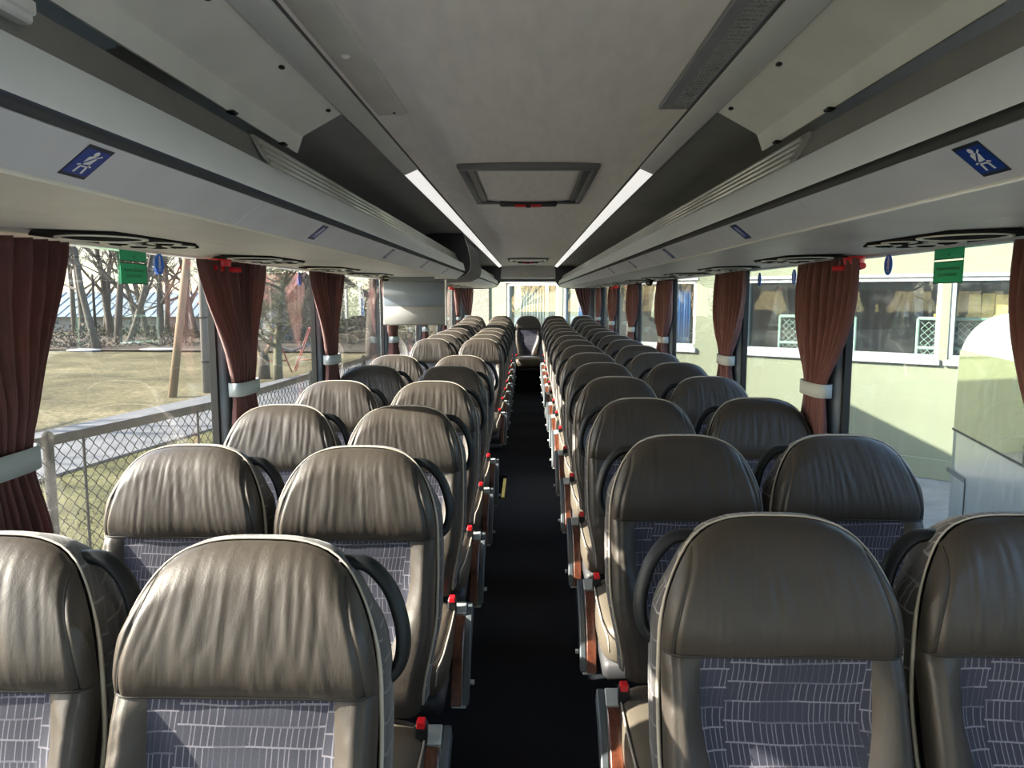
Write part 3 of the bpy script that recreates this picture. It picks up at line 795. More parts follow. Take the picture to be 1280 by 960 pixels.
def pillow(m, a, b, p=4, nu=28, nv=14, M_=None):
    c = [(a[i]+b[i])/2 for i in range(3)]; h = [abs(b[i]-a[i])/2 for i in range(3)]; P = []
    def sp(v, e): return math.copysign(abs(v)**e, v)
    e = 2/p
    for i in range(nv+1):
        th = -PI/2+PI*i/nv
        P.append([(c[0]+h[0]*sp(math.cos(th), e)*sp(math.cos(2*PI*j/nu), e), c[1]+h[1]*sp(math.cos(th), e)*sp(math.sin(2*PI*j/nu), e), c[2]+h[2]*sp(math.sin(th), e)) for j in range(nu+1)])
    m.grid(P)
def make_seat(aisle, armrest, variant, bench=False):
    """aisle: -1 or +1, the side (in x) on which the aisle lies"""
    root = empty('coach_seat')
    back_pieces(root, variant)
    # cushion
    m = MB(); pillow(m, (-.205, -.47, .33), (.205, .04, .485), 5); m.build('cushion', M['leather2'], root, smooth=True)
    m = MB(); pillow(m, (-.13, -.42, .40), (.13, -.03, .489), 6); m.build('cushion_panel', M['fabric'], root, smooth=True)
    for sd in (-1, 1):
        m = MB(); m.tube([(sd*.197, 0.0, .466), (sd*.200, -.2, .468), (sd*.197, -.40, .466), (sd*.185, -.455, .448), (sd*.180, -.466, .40)], .003, 6); m.build('cushion_piping', M['piping'], root, smooth=True)
    # pan, pedestal
    m = MB(); m.bbox((-.195, -.42, .27), (.195, .09, .345), .02); m.build('seat_pan', M['shell'], root, auto=.4)
    m = MB()
    if not bench: m.bbox((-aisle*.16, -.33, 0), (-aisle*.12, -.05, .28), .01); m.bbox((-.19, -.30, .02), (.19, -.24, .06), .01)
    if not bench: m.build('pedestal', M['armdark'], root, auto=.4)
    # grab handle on the aisle side shoulder
    s = aisle
    y_ = base_y(1.0)
    path = [(s*.13, y_+.115, 1.10), (s*.175, y_+.12, 1.096), (s*.212, y_+.115, 1.06), (s*.232, y_+.105, 1.015), (s*.240, y_+.095, .97), (s*.232, y_+.09, .93), (s*.208, y_+.08, .905)]
    pp = [Vector(p) for p in path]; sm_path = []
    for i in range(len(pp)-1):
        for q in range(4):
            t = q/4; p0 = pp[max(0, i-1)]; p1 = pp[i]; p2 = pp[i+1]; p3 = pp[min(len(pp)-1, i+2)]
            sm_path.append(.5*((2*p1)+(-p0+p2)*t+(2*p0-5*p1+4*p2-p3)*t*t+(-p0+3*p1-3*p2+p3)*t*t*t))
    sm_path.append(pp[-1])
    m = MB(); m.tube(sm_path, .012, 10, ry=.020)
    if not bench: m.build('grab_handle', M['handle'], root, smooth=True)
    # belt buckle
    m = MB(); m.bbox((s*.175, -.076, .455), (s*.205, -.045, .508), .004); bk = m.build('buckle', M['black'], root)
    m = MB(); m.bbox((s*.179, -.079, .497), (s*.201, -.05, .517), .003); m.build('release_button', M['red'], bk)
    if armrest:
        # folded-down armrest, profile in its own (along, thickness) plane, bent
        px = s*.226; hw = .026
        def arm(name, ts, t0, t1, w0, w1, mat, par, r=.006):
            # strip from along=ts[0]..ts[-1]; t0/t1 thickness bounds (up = toward the top face)
            n = 10; rings = []
            for k in range(n+1):
                a = ts[0]+(ts[1]-ts[0])*k/n
                ang = math.radians(30+52*a)                 # bends from forward to almost straight down
                # integrate a curve
                L = .37; y = 0; z = 0; q = 0
                while q < a-1e-6:
                    dq = min(.05, a-q); an = math.radians(22+52*(q+dq/2)); y -= math.cos(an)*dq*L; z -= math.sin(an)*dq*L; q += dq
                nx_, nz_ = -math.sin(ang), math.cos(ang)     # outward normal (towards camera/up)
                sc = 1-.35*max(0, a-.75)/.25
                rr = []
                for tt, ww in ((t0, w0), (t0, w1), (t1, w1), (t1, w0)):
                    T = tt*sc if tt < 0 else tt
                    rr.append((px+s*ww, y-.02+nx_*T, .478+z+nz_*T))
                rings.append(rr)
            vs = [p for r_ in rings for p in r_]; fs = []
            for k in range(n):
                for q in range(4): fs.append((k*4+q, k*4+(q+1) % 4, (k+1)*4+(q+1) % 4, (k+1)*4+q))
            fs += [(0, 1, 2, 3), (n*4+3, n*4+2, n*4+1, n*4)]
            mm = MB(); mm.add(vs, fs); o = mm.build(name, mat, par, auto=.9)
            bv = o.modifiers.new('bevel', 'BEVEL'); bv.width = .004; bv.segments = 2; return o
        ar = arm('armrest', (0, 1), -.065, -.006, -.024, .026, M['armgrey'], root)
        arm('wood_inlay', (.16, .98), -.010, .001, -.026, .010, M['wood'], ar)
        arm('end_cap', (-.0, .15), -.012, .003, -.026, .012, M['armgrey'], ar)
        arm('outer_shell', (0, .97), -.060, -.001, .012, .034, M['armdark'], ar)
        m = MB(); m.tube([(px+s*.03, -.19, .27), (px+s*.048, -.19, .27)], .009, 8); m.build('recline_lever', M['armgrey'], root, smooth=True)
    return root
protos = {}
def seat(x, yrow, aisle, arm, variant, label, raise_=0, bench=False):
    key = (aisle, arm, variant, bench)
    if key not in protos:
        protos[key] = make_seat(aisle, arm, variant, bench); r = protos[key]
    else: r = copy_tree(protos[key])
    r.location = (x, yrow-.16, raise_); R = rnd(int(x*100)+int(yrow*31)); r.rotation_euler = (0, 0, math.radians(R.uniform(-.6, .6)))
    tag(r, label, 'seat', 'coach seats'); return r
LEFT = [1.215, 2.0, 2.78, 3.6, 4.42, 5.2] + [7.26+.80*k for k in range(7)]
RIGHT = [1.37+.82*k for k in range(14)]
ROWW = ['first', 'second', 'third', 'fourth', 'fifth', 'sixth', 'seventh', 'eighth', 'ninth', 'tenth', 'eleventh', 'twelfth', 'thirteenth', 'fourteenth']
def rz(y): return .022*sm(9.5, 11, y)+.03*sm(11, 12.5, y)
for k, y in enumerate(LEFT):
    gap = ', after the stairwell' if k == 6 else ''
    seat(-.45, y, 1, True, 1+k % 3, 'brown leather aisle seat left of the aisle, %s row from the camera%s' % (ROWW[k], gap), rz(y))
    seat(-.908, y+.012, 1, False, 1+(k+1) % 3, 'brown leather window seat on the left side, %s row from the camera%s' % (ROWW[k], gap), rz(y))
for k, y in enumerate(RIGHT):
    seat(.45, y, -1, True, 1+(k+2) % 3, 'brown leather aisle seat right of the aisle, %s row from the camera' % ROWW[k], rz(y))
    seat(.908, y+.012, -1, False, 1+(k+1) % 3, 'brown leather window seat on the right side, %s row from the camera' % ROWW[k], rz(y))
for x, nm in ((-.92, 'far left'), (-.45, 'centre left'), (0, 'middle'), (.45, 'centre right'), (.92, 'far right')):
    seat(x, 12.88, 1 if x < 0 else -1, False, 1+int(abs(x)*10) % 3, '%s leather seat of the rear bench%s' % (nm, ', facing down the aisle' if x == 0 else ', against the rear window'), .075, True)

#EXTERIOR_BEGIN#
# ================================================================ OUTSIDE
G = GROUND
def grassy(name, a, b, c, sc=1.0):
    m, t, bs = nodes(name); v = coords(t)
    n1 = noisetex(t, v, .35*sc, 6, .6); n2 = noisetex(t, coords(t, (1, 1, 1)), 9*sc, 6, .75)
    f = MA(t, 'ADD', MA(t, 'MULTIPLY', n1, .45), MA(t, 'MULTIPLY', n2, .55))
    t.links.new(ramp(t, f, [(.38, a), (.52, b), (.64, c)]), bs.inputs['Base Color']); bs.inputs['Roughness'].default_value = 1
    bs.inputs['Specular IOR Level'].default_value = .1; bump(t, bs, n2, 1, .05); return m
M['field'] = grassy('winter bleached grass', (.035, .032, .016), (.105, .09, .048), (.22, .185, .11))
M['verge'] = grassy('fresh verge grass', (.05, .045, .022), (.115, .11, .045), (.20, .17, .09), 2)
M['asphalt'] = plain('pale dusty asphalt', (.085, .085, .088), .95, var=.2, scale=2, bmp=.4, bscale=60)
M['yard'] = plain('pale bounce concrete', (.42, .42, .41), .95, var=.2, scale=2, bmp=.3, bscale=60)
M['tar'] = plain('yard tarmac', (.15, .155, .16), .95, var=.2, scale=2, bmp=.3, bscale=60)
M['litter'] = grassy('leaf litter', (.045, .037, .027), (.09, .073, .058), (.14, .115, .09), 2)
M['bark'] = plain('grey brown bark', (.052, .045, .038), .95, var=.3, scale=10, bmp=.8, bscale=40, stretch=(1, 1, .3))
M['barkg'] = plain('lichen green bark', (.085, .085, .052), .95, var=.3, scale=10, bmp=.8, bscale=40)
M['twig'] = plain('bare twigs', (.07, .06, .05), .95, var=.2)
M['pole'] = plain('weathered grey pole', (.12, .117, .11), .9, var=.15, scale=5, stretch=(1, 1, .1))
M['polew'] = plain('tan wooden pole', (.155, .112, .068), .85, var=.15, scale=5, stretch=(1, 1, .1))
M['galv'] = plain('shade-darkened steel tube', (.016, .0155, .014), .85, var=.3, spec=.1)  # near-black base colour stands for the shaded side of the fence rail
M['wire'] = plain('shade-darkened galvanised wire', (.012, .012, .012), .85, spec=.1)  # shade on the fence mesh put into its base colour
M['plaster'] = plain('pale yellow green plaster', (.145, .162, .112), .95, var=.05, scale=1.5, bmp=.3, bscale=40)
M['pebble'] = plain('pebbledash render', (.12, .115, .10), 1, var=.35, scale=18, bmp=1, bscale=40)
M['wwhite'] = plain('white window paint', (.27, .285, .295), .4)
M['room'] = plain('dark room interior', (.05, .055, .06), .9)
M['bglass'] = glass('dusty building glass', (.80, .85, .83), .008, .05)
M['bluec'] = plain('blue curtain', (.06, .20, .50), .9)
M['whitec'] = plain('white net curtain', (.24, .25, .27), .9)
M['board_refl'] = wood_mat('reflected yellow boards', (.62, .36, .09), (.85, .56, .20), 3, 0)
M['hedge'] = plain('dark hedge foliage', (.035, .04, .02), 1, var=.5, scale=20, bmp=1, bscale=30)
M['bluer'] = plain('pale blue sheet metal roof', (.13, .17, .195), .7, var=.08)
M['cream'] = plain('cream render', (.20, .195, .185), .95)
M['busw'] = plain('off white coach body', (.22, .245, .245), .28, var=.04, scale=1, coat=.6)
M['busg'] = plain('dark green tinted coach glass', (.10, .12, .06), .03, spec=1.0)
M['lampo'] = plain('orange marker lens', (.80, .22, .04), .25)
M['tyre'] = plain('tyre rubber', (.02, .02, .02), .8)
M['redt'] = plain('faded red tube paint', (.20, .035, .025), .6)
M['snow'] = plain('old snow', (.22, .23, .25), .7)
M['roofr'] = plain('brick red roof tiles', (.20, .075, .055), .8)
def struct(name, mb, mat, **k): return tag(mb.build(name, mat, **k), kind='structure')
# ground
m = MB(); P = []
R = rnd(4)
for i in range(41):
    P.append([(-130+ (128.6)*i/40, -40+160*j/40, G-.02+.05*noise.noise(Vector((i*.4, j*.4, 0)))*(1 if i < 36 else 0)) for j in range(41)])
m.grid(P); struct('ground_field', m, M['field'], smooth=True)
m = MB(); m.box((-1.9, -1.0, G-.2), (80, 120, G+.0)); struct('ground_yard', m, M['tar'])
m = MB(); m.box((-12, -40, G-.2), (80, -1.0, G+.01)); struct('ground_bounce', m, M['yard'])  # unseen ground made pale to bounce sunlight up to the ceiling
def fy(y): return (-9.25 + .17*(y-15))          # road centre line
m = MB(); m.grid([[(fy(y)-1.75, y, G+.05), (fy(y)+1.75, y, G+.05)] for y in range(-30, 75, 3)]); sheet(struct('road', m, M['asphalt']), .05)
m = MB(); m.grid([[(fy(y)+1.75+.2*math.sin(y*1.7), y, G+.035), (-1.7, y, G+.035)] for y in [-30+1.5*k for k in range(60)]]); struct('ground_verge', m, M['verge'])
# strip of leaf litter under the far trees
m = MB(); m.grid([[(-75, 46, G+.08), (-62, 62, G+.1)], [(-22, 42, G+.08), (-14, 54, G+.1)], [(2, 40, G+.08), (2, 52, G+.1)]]); struct('ground_litter', m, M['litter'])
# grass tufts on the verge by the fence
R = rnd(8); m = MB()
for i in range(5200):
    y = R.uniform(1.5, 13); x = R.uniform(-6.3, -2.2); h = R.uniform(.03, .10); a = R.uniform(0, PI); dx, dy = .008*math.cos(a), .008*math.sin(a); lx, ly = R.uniform(-.04, .04), R.uniform(-.04, .04)
    m.add([(x-dx, y-dy, G+.03), (x+dx, y+dy, G+.03), (x+lx, y+ly, G+.03+h)], [(0, 1, 2)])
o = m.build('verge_grass', M['verge']); tag(o, 'green and straw grass growing on the verge below the chain link fence', 'grass', kind='stuff')

# chain link fence
FP = [(-4.35, .6), (-3.75, 2.6), (-3.30, 4.55), (-3.03, 5.6), (-2.76, 6.75), (-2.62, 9.2), (-2.50, 11.6), (-2.40, 14.0)]
fe = empty('chain_link_fence', (FP[0][0], FP[0][1], G), 0, 'chain link fence with a galvanised top rail outside the left windows', 'fence')
ox, oy = FP[0]; HF = 2.09
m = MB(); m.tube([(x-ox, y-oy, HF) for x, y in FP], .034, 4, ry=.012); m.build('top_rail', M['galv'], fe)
for x, y in [FP[0], FP[1], (-3.20, 4.98), FP[4], FP[5], FP[6], FP[7]]:
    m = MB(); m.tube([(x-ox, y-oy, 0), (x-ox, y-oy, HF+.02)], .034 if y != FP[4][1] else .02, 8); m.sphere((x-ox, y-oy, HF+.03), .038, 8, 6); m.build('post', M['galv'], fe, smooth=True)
for x, y in [(-3.12, 5.25), (-2.83, 6.45), (-3.9, 2.1)]:
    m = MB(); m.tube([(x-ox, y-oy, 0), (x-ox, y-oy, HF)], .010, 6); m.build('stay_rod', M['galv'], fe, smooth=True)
# mesh : zigzag wires
L = [0]
for a, b in zip(FP[:-1], FP[1:]): L.append(L[-1]+math.hypot(b[0]-a[0], b[1]-a[1]))
def at_len(s):
    s = max(0, min(L[-1], s))
    for k in range(len(L)-1):
        if s <= L[k+1]:
            t = (s-L[k])/(L[k+1]-L[k]); return FP[k][0]+(FP[k+1][0]-FP[k][0])*t-ox, FP[k][1]+(FP[k+1][1]-FP[k][1])*t-oy
D = .049; m = MB(); n = int(L[-1]/D); rows = int((HF-.06)/D)
for k in range(n):
    path = []
    for r in range(rows+1):
        s = k*D+(D if (r+k) % 2 else 0)*1.02; x, y = at_len(s); jig = .004 if k % 2 else -.004
        path.append((x+jig, y, .05+r*D))
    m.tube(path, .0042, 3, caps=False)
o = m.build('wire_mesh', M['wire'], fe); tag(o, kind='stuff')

# trees ------------------------------------------------------------------
def tree(loc, h, r0, lean, seed, name_lbl, depth=5, bark='bark', spread=.55, low=.28, nb=4, group='bare trees at the far side of the field'):
    R = rnd(seed); root = empty('bare_tree', (loc[0], loc[1], G), 0, name_lbl, 'tree', group)
    mt, mb_ = MB(), MB()
    def grow(p, d, ln, r, lev):
        n = 5 if lev == 0 else 4; pts = [p]; rr = [r]; q = p.copy(); dd = d.copy()
        for i in range(n):
            dd = (dd+Vector((R.uniform(-1, 1), R.uniform(-1, 1), R.uniform(-.5, 1)))*.16*(1 if lev else .5)).normalized(); q = q+dd*ln/n; pts.append(q.copy()); rr.append(r*(1-.72*(i+1)/n) if lev else r*(1-.6*(i+1)/n))
        (mt if lev == 0 else mb_).tube(pts, rr, 8 if lev == 0 else (5 if lev == 1 else 3), caps=lev == 0)
        if lev >= depth: return
        k = nb+(3 if lev == 0 else 0)+(1 if lev == 1 else 0)
        for j in range(k):
            t = R.uniform(low if lev == 0 else .2, 1.0); i = min(n-1, int(t*n)); f = t*n-i
            b = pts[i].lerp(pts[i+1], f); rb = (rr[i]+(rr[i+1]-rr[i])*f)*.62
            ax = Vector((R.uniform(-1, 1), R.uniform(-1, 1), R.uniform(-.15, .6))).normalized()
            nd = (dd*(1-spread)+ax*spread*1.4).normalized(); nd.z = max(nd.z, -.25)
            grow(b, nd, ln*R.uniform(.42, .62), max(rb, .007), lev+1)
    grow(Vector((0, 0, -.05)), Vector((lean[0], lean[1], 1)).normalized(), h*.62, r0, 0)
    mt.build('trunk', M[bark], root, smooth=True); mb_.build('branches', M['twig'] if bark == 'bark' else M['barkg'], root)
    return root
def gp(px, py, z=None):         # street-level point behind a picture position
    dy = py-370.; Z = -3.05; Y = 966*Z/-dy; return ((px-660)/960*Y, Y)
TL = [(116, 438, .23, (-.35, 0), 'leaning bare tree nearest the brush pile'), (134, 424, .30, (-.06, 0), 'thick straight bare trunk in the far tree row'), (142, 431, .26, (.02, 0), 'bare tree with a forked foot in the far row'),
      (156, 430, .26, (.30, 0), 'bare tree leaning to the right in the far row'), (182, 424, .24, (-.30, 0), 'bare tree leaning left in the far row'), (196, 425, .28, (.04, 0), 'upright bare tree left of the leaning tan pole'),
      (226, 424, .22, (.1, 0), 'bare tree behind the leaning tan pole'), (96, 426, .2, (.0, 0), 'slim bare tree at the left end of the row')]
for k, (px, py, r, ln, lb) in enumerate(TL):
    tree(gp(px, py), rnd(k).uniform(11, 15), r, ln, 20+k, lb, depth=5, nb=4)
tree(gp(344, 476), 6.2, .19, (.05, 0), 51, 'mossy apple tree with dense crooked branches behind the fence', 5, 'barkg', .75, .22, 6, 'trees behind the fence')
tree(gp(392, 440), 7.5, .20, (0, 0), 52, 'rounded bare tree behind the swing frame', 5, 'bark', .7, .25, 4, 'trees behind the fence')
tree(gp(466, 447), 9.5, .42, (-.05, 0), 53, 'large bare trunk close to the third left curtain', 4, 'bark', .55, .4, 4, 'trees behind the fence')
tree(gp(436, 432), 5.0, .16, (-.1, 0), 54, 'low spreading shrub tree beside the far house', 5, 'bark', .8, .2, 4, 'trees behind the fence')
tree(gp(370, 428), 7.5, .2, (.1, 0), 55, 'grey bare tree behind the apple tree', 4, 'bark', .7, .25, 5, 'trees behind the fence')
tree(gp(300, 428), 8.5, .2, (0, 0), 56, 'bare tree behind the left curtain, near the utility pole', 4, 'bark', .7, .25, 5, 'trees behind the fence')
# split stump leaning against the apple tree
sx, sy = gp(326, 474)
sp = empty('split_stump', (sx, sy, G), 0, 'broken split stump beside the mossy apple tree', 'stump')
m = MB(); m.tube([(0, 0, 0), (.02, 0, .7), (-.02, 0, 1.0)], [.24, .19, .16], 10); m.build('stump_wood', M['bark'], sp, smooth=True)
m = MB(); m.tube([(-.10, -.05, .85), (-.22, -.05, 1.35), (-.25, -.05, 1.75)], [.09, .07, .015], 6).tube([(.05, -.05, .85), (.22, -.05, 1.15), (.34, -.05, 1.3)], [.09, .07, .02], 6); tag(m.build('torn_wood', M['polew'], sp), kind='stuff')
# poles
ux, uy = gp(253, 492)
up = empty('utility_pole', (ux, uy, G), 0, 'grey vertical utility pole beside the leaning tan brace', 'pole')
m = MB(); m.tube([(0, 0, -.1), (0, 0, 8.2)], [.15, .10], 12); m.build('shaft', M['pole'], up, smooth=True)
for z in (.95, 2.35):
    m = MB(); m.tube([(0, 0, z), (0, 0, z+.05)], [.155, .155], 12); m.build('band', M['galv'], up, smooth=True)
m = MB(); m.bbox((-.8, -.05, 7.6), (.8, .05, 7.72), .01); m.build('crossarm', M['pole'], up)
bx, by = gp(207, 498)
bp = empty('brace_pole', (bx, by, G), 0, 'tan wooden brace pole leaning to the right towards the grey utility pole', 'pole')
m = MB(); m.tube([(0, 0, -.1), ((ux-bx)*.93, (uy-by)*.9, 6.6)], [.13, .10], 12); m.build('shaft', M['polew'], bp, smooth=True)
lx, ly = gp(114, 436)
lp_ = empty('lamp_post', (lx, ly, G), 0, 'thin grey post standing in the field before the bare trees', 'pole')
m = MB(); m.tube([(0, 0, 0), (0, 0, 4.3)], [.09, .07], 8); m.build('shaft', M['galv'], lp_, smooth=True)
# long low building with a pale blue roof
hx, hy = -39, 66
hb = empty('long_shed', (hx, hy, G), math.radians(4), 'long low building with a pale blue metal roof beyond the trees', 'building')
m = MB(); m.box((-17, 0, 0), (18, 9, 1.35)); m.build('wall', M['cream'], hb)
m = MB(); m.prism([(-17.6, 0), (18.6, 0)], 0, 1, close=False)
m = MB()
m.add([(-17.6, -.6, 1.25), (18.6, -.6, 1.25), (18.6, 4.5, 3.35), (-17.6, 4.5, 3.35), (18.6, 9.6, 1.25), (-17.6, 9.6, 1.25)], [(0, 1, 2, 3), (3, 2, 4, 5)]); sheet(m.build('roof', M['bluer'], hb), .08)
m = MB()
for k in range(46): x = -17.4+k*.79; m.add([(x, -.62, 1.32), (x+.08, -.62, 1.32), (x+.08, 4.5, 3.44), (x, 4.5, 3.44)], [(0, 1, 2, 3)])
o = sheet(m.build('roof_seams', M['bluer'], hb), .04); tag(o, kind='stuff')
for x in (-13, -9.5, -2, 4.6, 8.5, 13):
    m = MB(); m.box((x-.3, -.05, .55), (x+.45, .02, 1.0)); f = m.build('window', M['wwhite'], hb)
    m = MB(); m.box((x-.24, -.07, .6), (x+.39, -.04, .95)); m.build('pane', M['room'], f)
# far house with a red roof behind the bushes
fx, fy_ = -19.5, 52
fh = empty('far_house', (fx, fy_, G), math.radians(-20), 'small pale house with a red roof beyond the playground', 'building')
m = MB(); m.box((-3, 0, 0), (3.2, 5, 2.6)); m.build('wall', M['cream'], fh)
m = MB(); m.add([(-3.4, -.4, 2.5), (3.6, -.4, 2.5), (3.6, 2.5, 4.6), (-3.4, 2.5, 4.6), (3.6, 5.4, 2.5), (-3.4, 5.4, 2.5)], [(0, 1, 2, 3), (3, 2, 4, 5)]); sheet(m.build('roof', M['roofr'], fh), .1)
for x in (-1.8, 1.2):
    m = MB(); m.box((x-.5, -.05, 1), (x+.5, .02, 1.9)); f = m.build('window', M['wwhite'], fh)
    m = MB(); m.box((x-.42, -.07, 1.08), (x+.42, -.04, 1.82)); m.build('pane', M['room'], f)
# hedge / bushes as twiggy balls
def bush(px, py, w, h, seed, lb, mat='hedge', n=420):
    x, y = gp(px, py); R = rnd(seed); root = empty('bush', (x, y, G), 0, lb, 'bush', 'bushes beyond the field')
    m = MB()
    for i in range(n):
        a = R.uniform(0, 2*PI); e = math.asin(R.uniform(0, 1)); q = R.uniform(.55, 1)
        c = Vector((math.cos(a)*math.cos(e)*w*q, math.sin(a)*math.cos(e)*w*.6*q, math.sin(e)*h*q)); s = R.uniform(.10, .22)*min(1, h)
        d1 = Vector((R.uniform(-1, 1), R.uniform(-1, 1), R.uniform(-1, 1))).normalized()*s; d2 = Vector((R.uniform(-1, 1), R.uniform(-1, 1), R.uniform(-1, 1))).normalized()*s
        m.add([tuple(c), tuple(c+d1), tuple(c+d2)], [(0, 1, 2)])
    o = m.build('foliage', M[mat], root); tag(o, kind='stuff')
    m = MB()
    for i in range(26):
        a = R.uniform(0, 2*PI); e = R.uniform(.3, 1.4); m.tube([(0, 0, 0), (math.cos(a)*math.cos(e)*w*.8, math.sin(a)*math.cos(e)*w*.5, math.sin(e)*h*.9)], [.04, .01], 4)
    m.build('stems', M['twig'], root); return root
for k, (px, py, w, h) in enumerate([(112, 422, 1.8, 1.0), (126, 421, 1.9, 1.0), (140, 421, 1.8, .9), (176, 422, 2.0, 1.0), (192, 421, 1.9, .95), (206, 422, 1.8, 1.0), (220, 422, 1.7, .9), (238, 424, 1.6, .8)]):
    bush(px, py, w, h, 60+k, 'dark clipped bush in the far hedge, '+['leftmost', 'second from the left', 'third from the left', 'fourth from the left', 'fifth from the left', 'sixth from the left', 'seventh from the left', 'beside the utility pole'][k])
bush(84, 436, 3.2, 1.4, 70, 'grey brush pile at the left end of the field', 'litter', 700)
bush(200, 434, 2.6, .9, 71, 'low grey brush pile by the snow patch', 'litter', 600)
bush(446, 430, 5.0, 4.2, 72, 'large dark domed shrub beyond the third left curtain', 'hedge', 2600)
bush(420, 424, 5.0, 2.2, 73, 'dark hedge clump behind the playground, nearer the second curtain', 'hedge', 1500)
bush(372, 424, 5.5, 2.4, 74, 'dark hedge clump behind the swing frame', 'hedge', 1500)
bush(330, 424, 5.0, 2.2, 75, 'dark hedge clump behind the apple tree', 'hedge', 1400)
for k, (px, py, w) in enumerate([(160, 431, .9), (196, 439, 1.3), (98, 440, 1.0)]):
    x, y = gp(px, py); m = MB(); m.sphere((0, 0, 0), 1, 14, 6, (w, w*.5, .09)); o = m.build('snow_patch', M['snow'], smooth=True); o.location = (x, y, G+.06); tag(o, 'thin old snow patch, '+['under the tree row', 'by the low brush pile', 'by the left brush pile'][k], 'snow')
# swing frame
wx, wy = gp(366, 466)
sw = empty('swing_frame', (wx, wy, G), math.radians(20), 'faded red tube swing frame on the grass behind the fence', 'swing')
A = [(-1.55, 1.0), (1.0, 1.15)]
for xb, hh in ((-.75, 1.75), (.65, 1.75)):
    for s_ in (-1, 1):
        m = MB(); m.tube([(xb+.62*s_, -.15*s_, 0), (xb, 0, hh)], .026, 6); m.build('leg', M['redt'], sw, smooth=True)
        m = MB(); m.tube([(xb+.62*s_, .8-.15*s_, 0), (xb, .8, hh)], .026, 6); m.build('leg', M['redt'], sw, smooth=True)
    m = MB(); m.tube([(xb-.45, 0, .48), (xb+.45, 0, .48)], .02, 6); m.build('brace', M['redt'], sw, smooth=True)
    m = MB(); m.tube([(xb, 0, hh), (xb, .8, hh)], .026, 6); m.build('top_tube', M['redt'], sw, smooth=True)
m = MB(); m.tube([(-.75, .4, 1.1), (-.1, .4, .8), (.65, .4, 1.1)], .05, 8); m.build('hanging_seat', M['armdark'], sw, smooth=True)
m = MB(); m.tube([(-.75, .4, 1.75), (-.75, .4, 1.1)], .012, 6); m.build('chain', M['galv'], sw); m = MB(); m.tube([(.65, .4, 1.75), (.65, .4, 1.1)], .012, 6); m.build('chain', M['galv'], sw)
# shadow-casting trees on the near side of the road, left of and behind the camera
tree((-17.5, 16.5), 9, .22, (0, 0), 90, 'bare roadside tree across the road, outside the left edge of the picture', 4, 'bark', .6, .3, 4, 'roadside trees')
tree((-21, 13.0), 10, .24, (0, 0), 91, 'second bare roadside tree, further from the road, outside the picture', 4, 'bark', .6, .3, 4, 'roadside trees')

tree((-13.8, 8.6), 5.2, .16, (0, 0), 92, 'small bare roadside tree, nearest the coach, outside the picture', 4, 'bark', .6, .3, 4, 'roadside trees')
tree((-14.2, 12.0), 5.6, .16, (0, 0), 93, 'small bare roadside tree, middle of the verge row, outside the picture', 4, 'bark', .6, .3, 4, 'roadside trees')
srcs = [o for o in list(COL.objects) if o.parent is None and o.name.startswith('bare_tree') and o.get('group') == 'bare trees at the far side of the field'][:6]
for k, (px, py, lb) in enumerate([(88, 418, 'thin bare tree at the back left of the far row'), (128, 416, 'thin bare tree behind the leaning trunk of the far row'), (168, 417, 'thin bare tree at the back below the green sign'), (205, 416, 'thin bare tree at the back behind the tan pole'), (242, 417, 'thin bare tree at the back beside the grey utility pole'), (262, 420, 'thin bare tree at the back, right of the utility pole')]):
    c = copy_tree(srcs[k]); x, y = gp(px, py); c.location = (x, y, G); c.rotation_euler = (0, 0, 2.1+k); c['label'] = lb
# ---------------------------------------------------------------- long plastered building on the right
A0 = Vector((6.9, 12.65, 0)); wd = Vector((-.768, .64, 0)); ang = math.atan2(wd.y, wd.x)
bl = empty('plastered_building', (A0.x, A0.y, G), ang, 'pale yellow-green plastered building with white framed windows beyond the right windows', 'building')
# local: x along wall (to the far left), +y is away?  rotate so that local -y... normal towards us = +y_local
def s_of(px):
    r = (px-660)/960.; return (6.9-12.65*r)/(.768+.64*r)
ZW0, ZW1 = 3.05-1.035, 3.05+.315
wins = [(1330, 1179), (1168, 928), (868, 793), (786, 750), (738, 703), (697, 633)]
ws = [(s_of(a), s_of(b)) for a, b in wins]
def bx_(name, a, b, mat, par, r=0):
    m = MB(); (m.bbox(a, b, r) if r else m.box(a, b)); return m.build(name, mat, par)
edges = [-8.0]+[e for w_ in ws for e in w_]+[10.2]
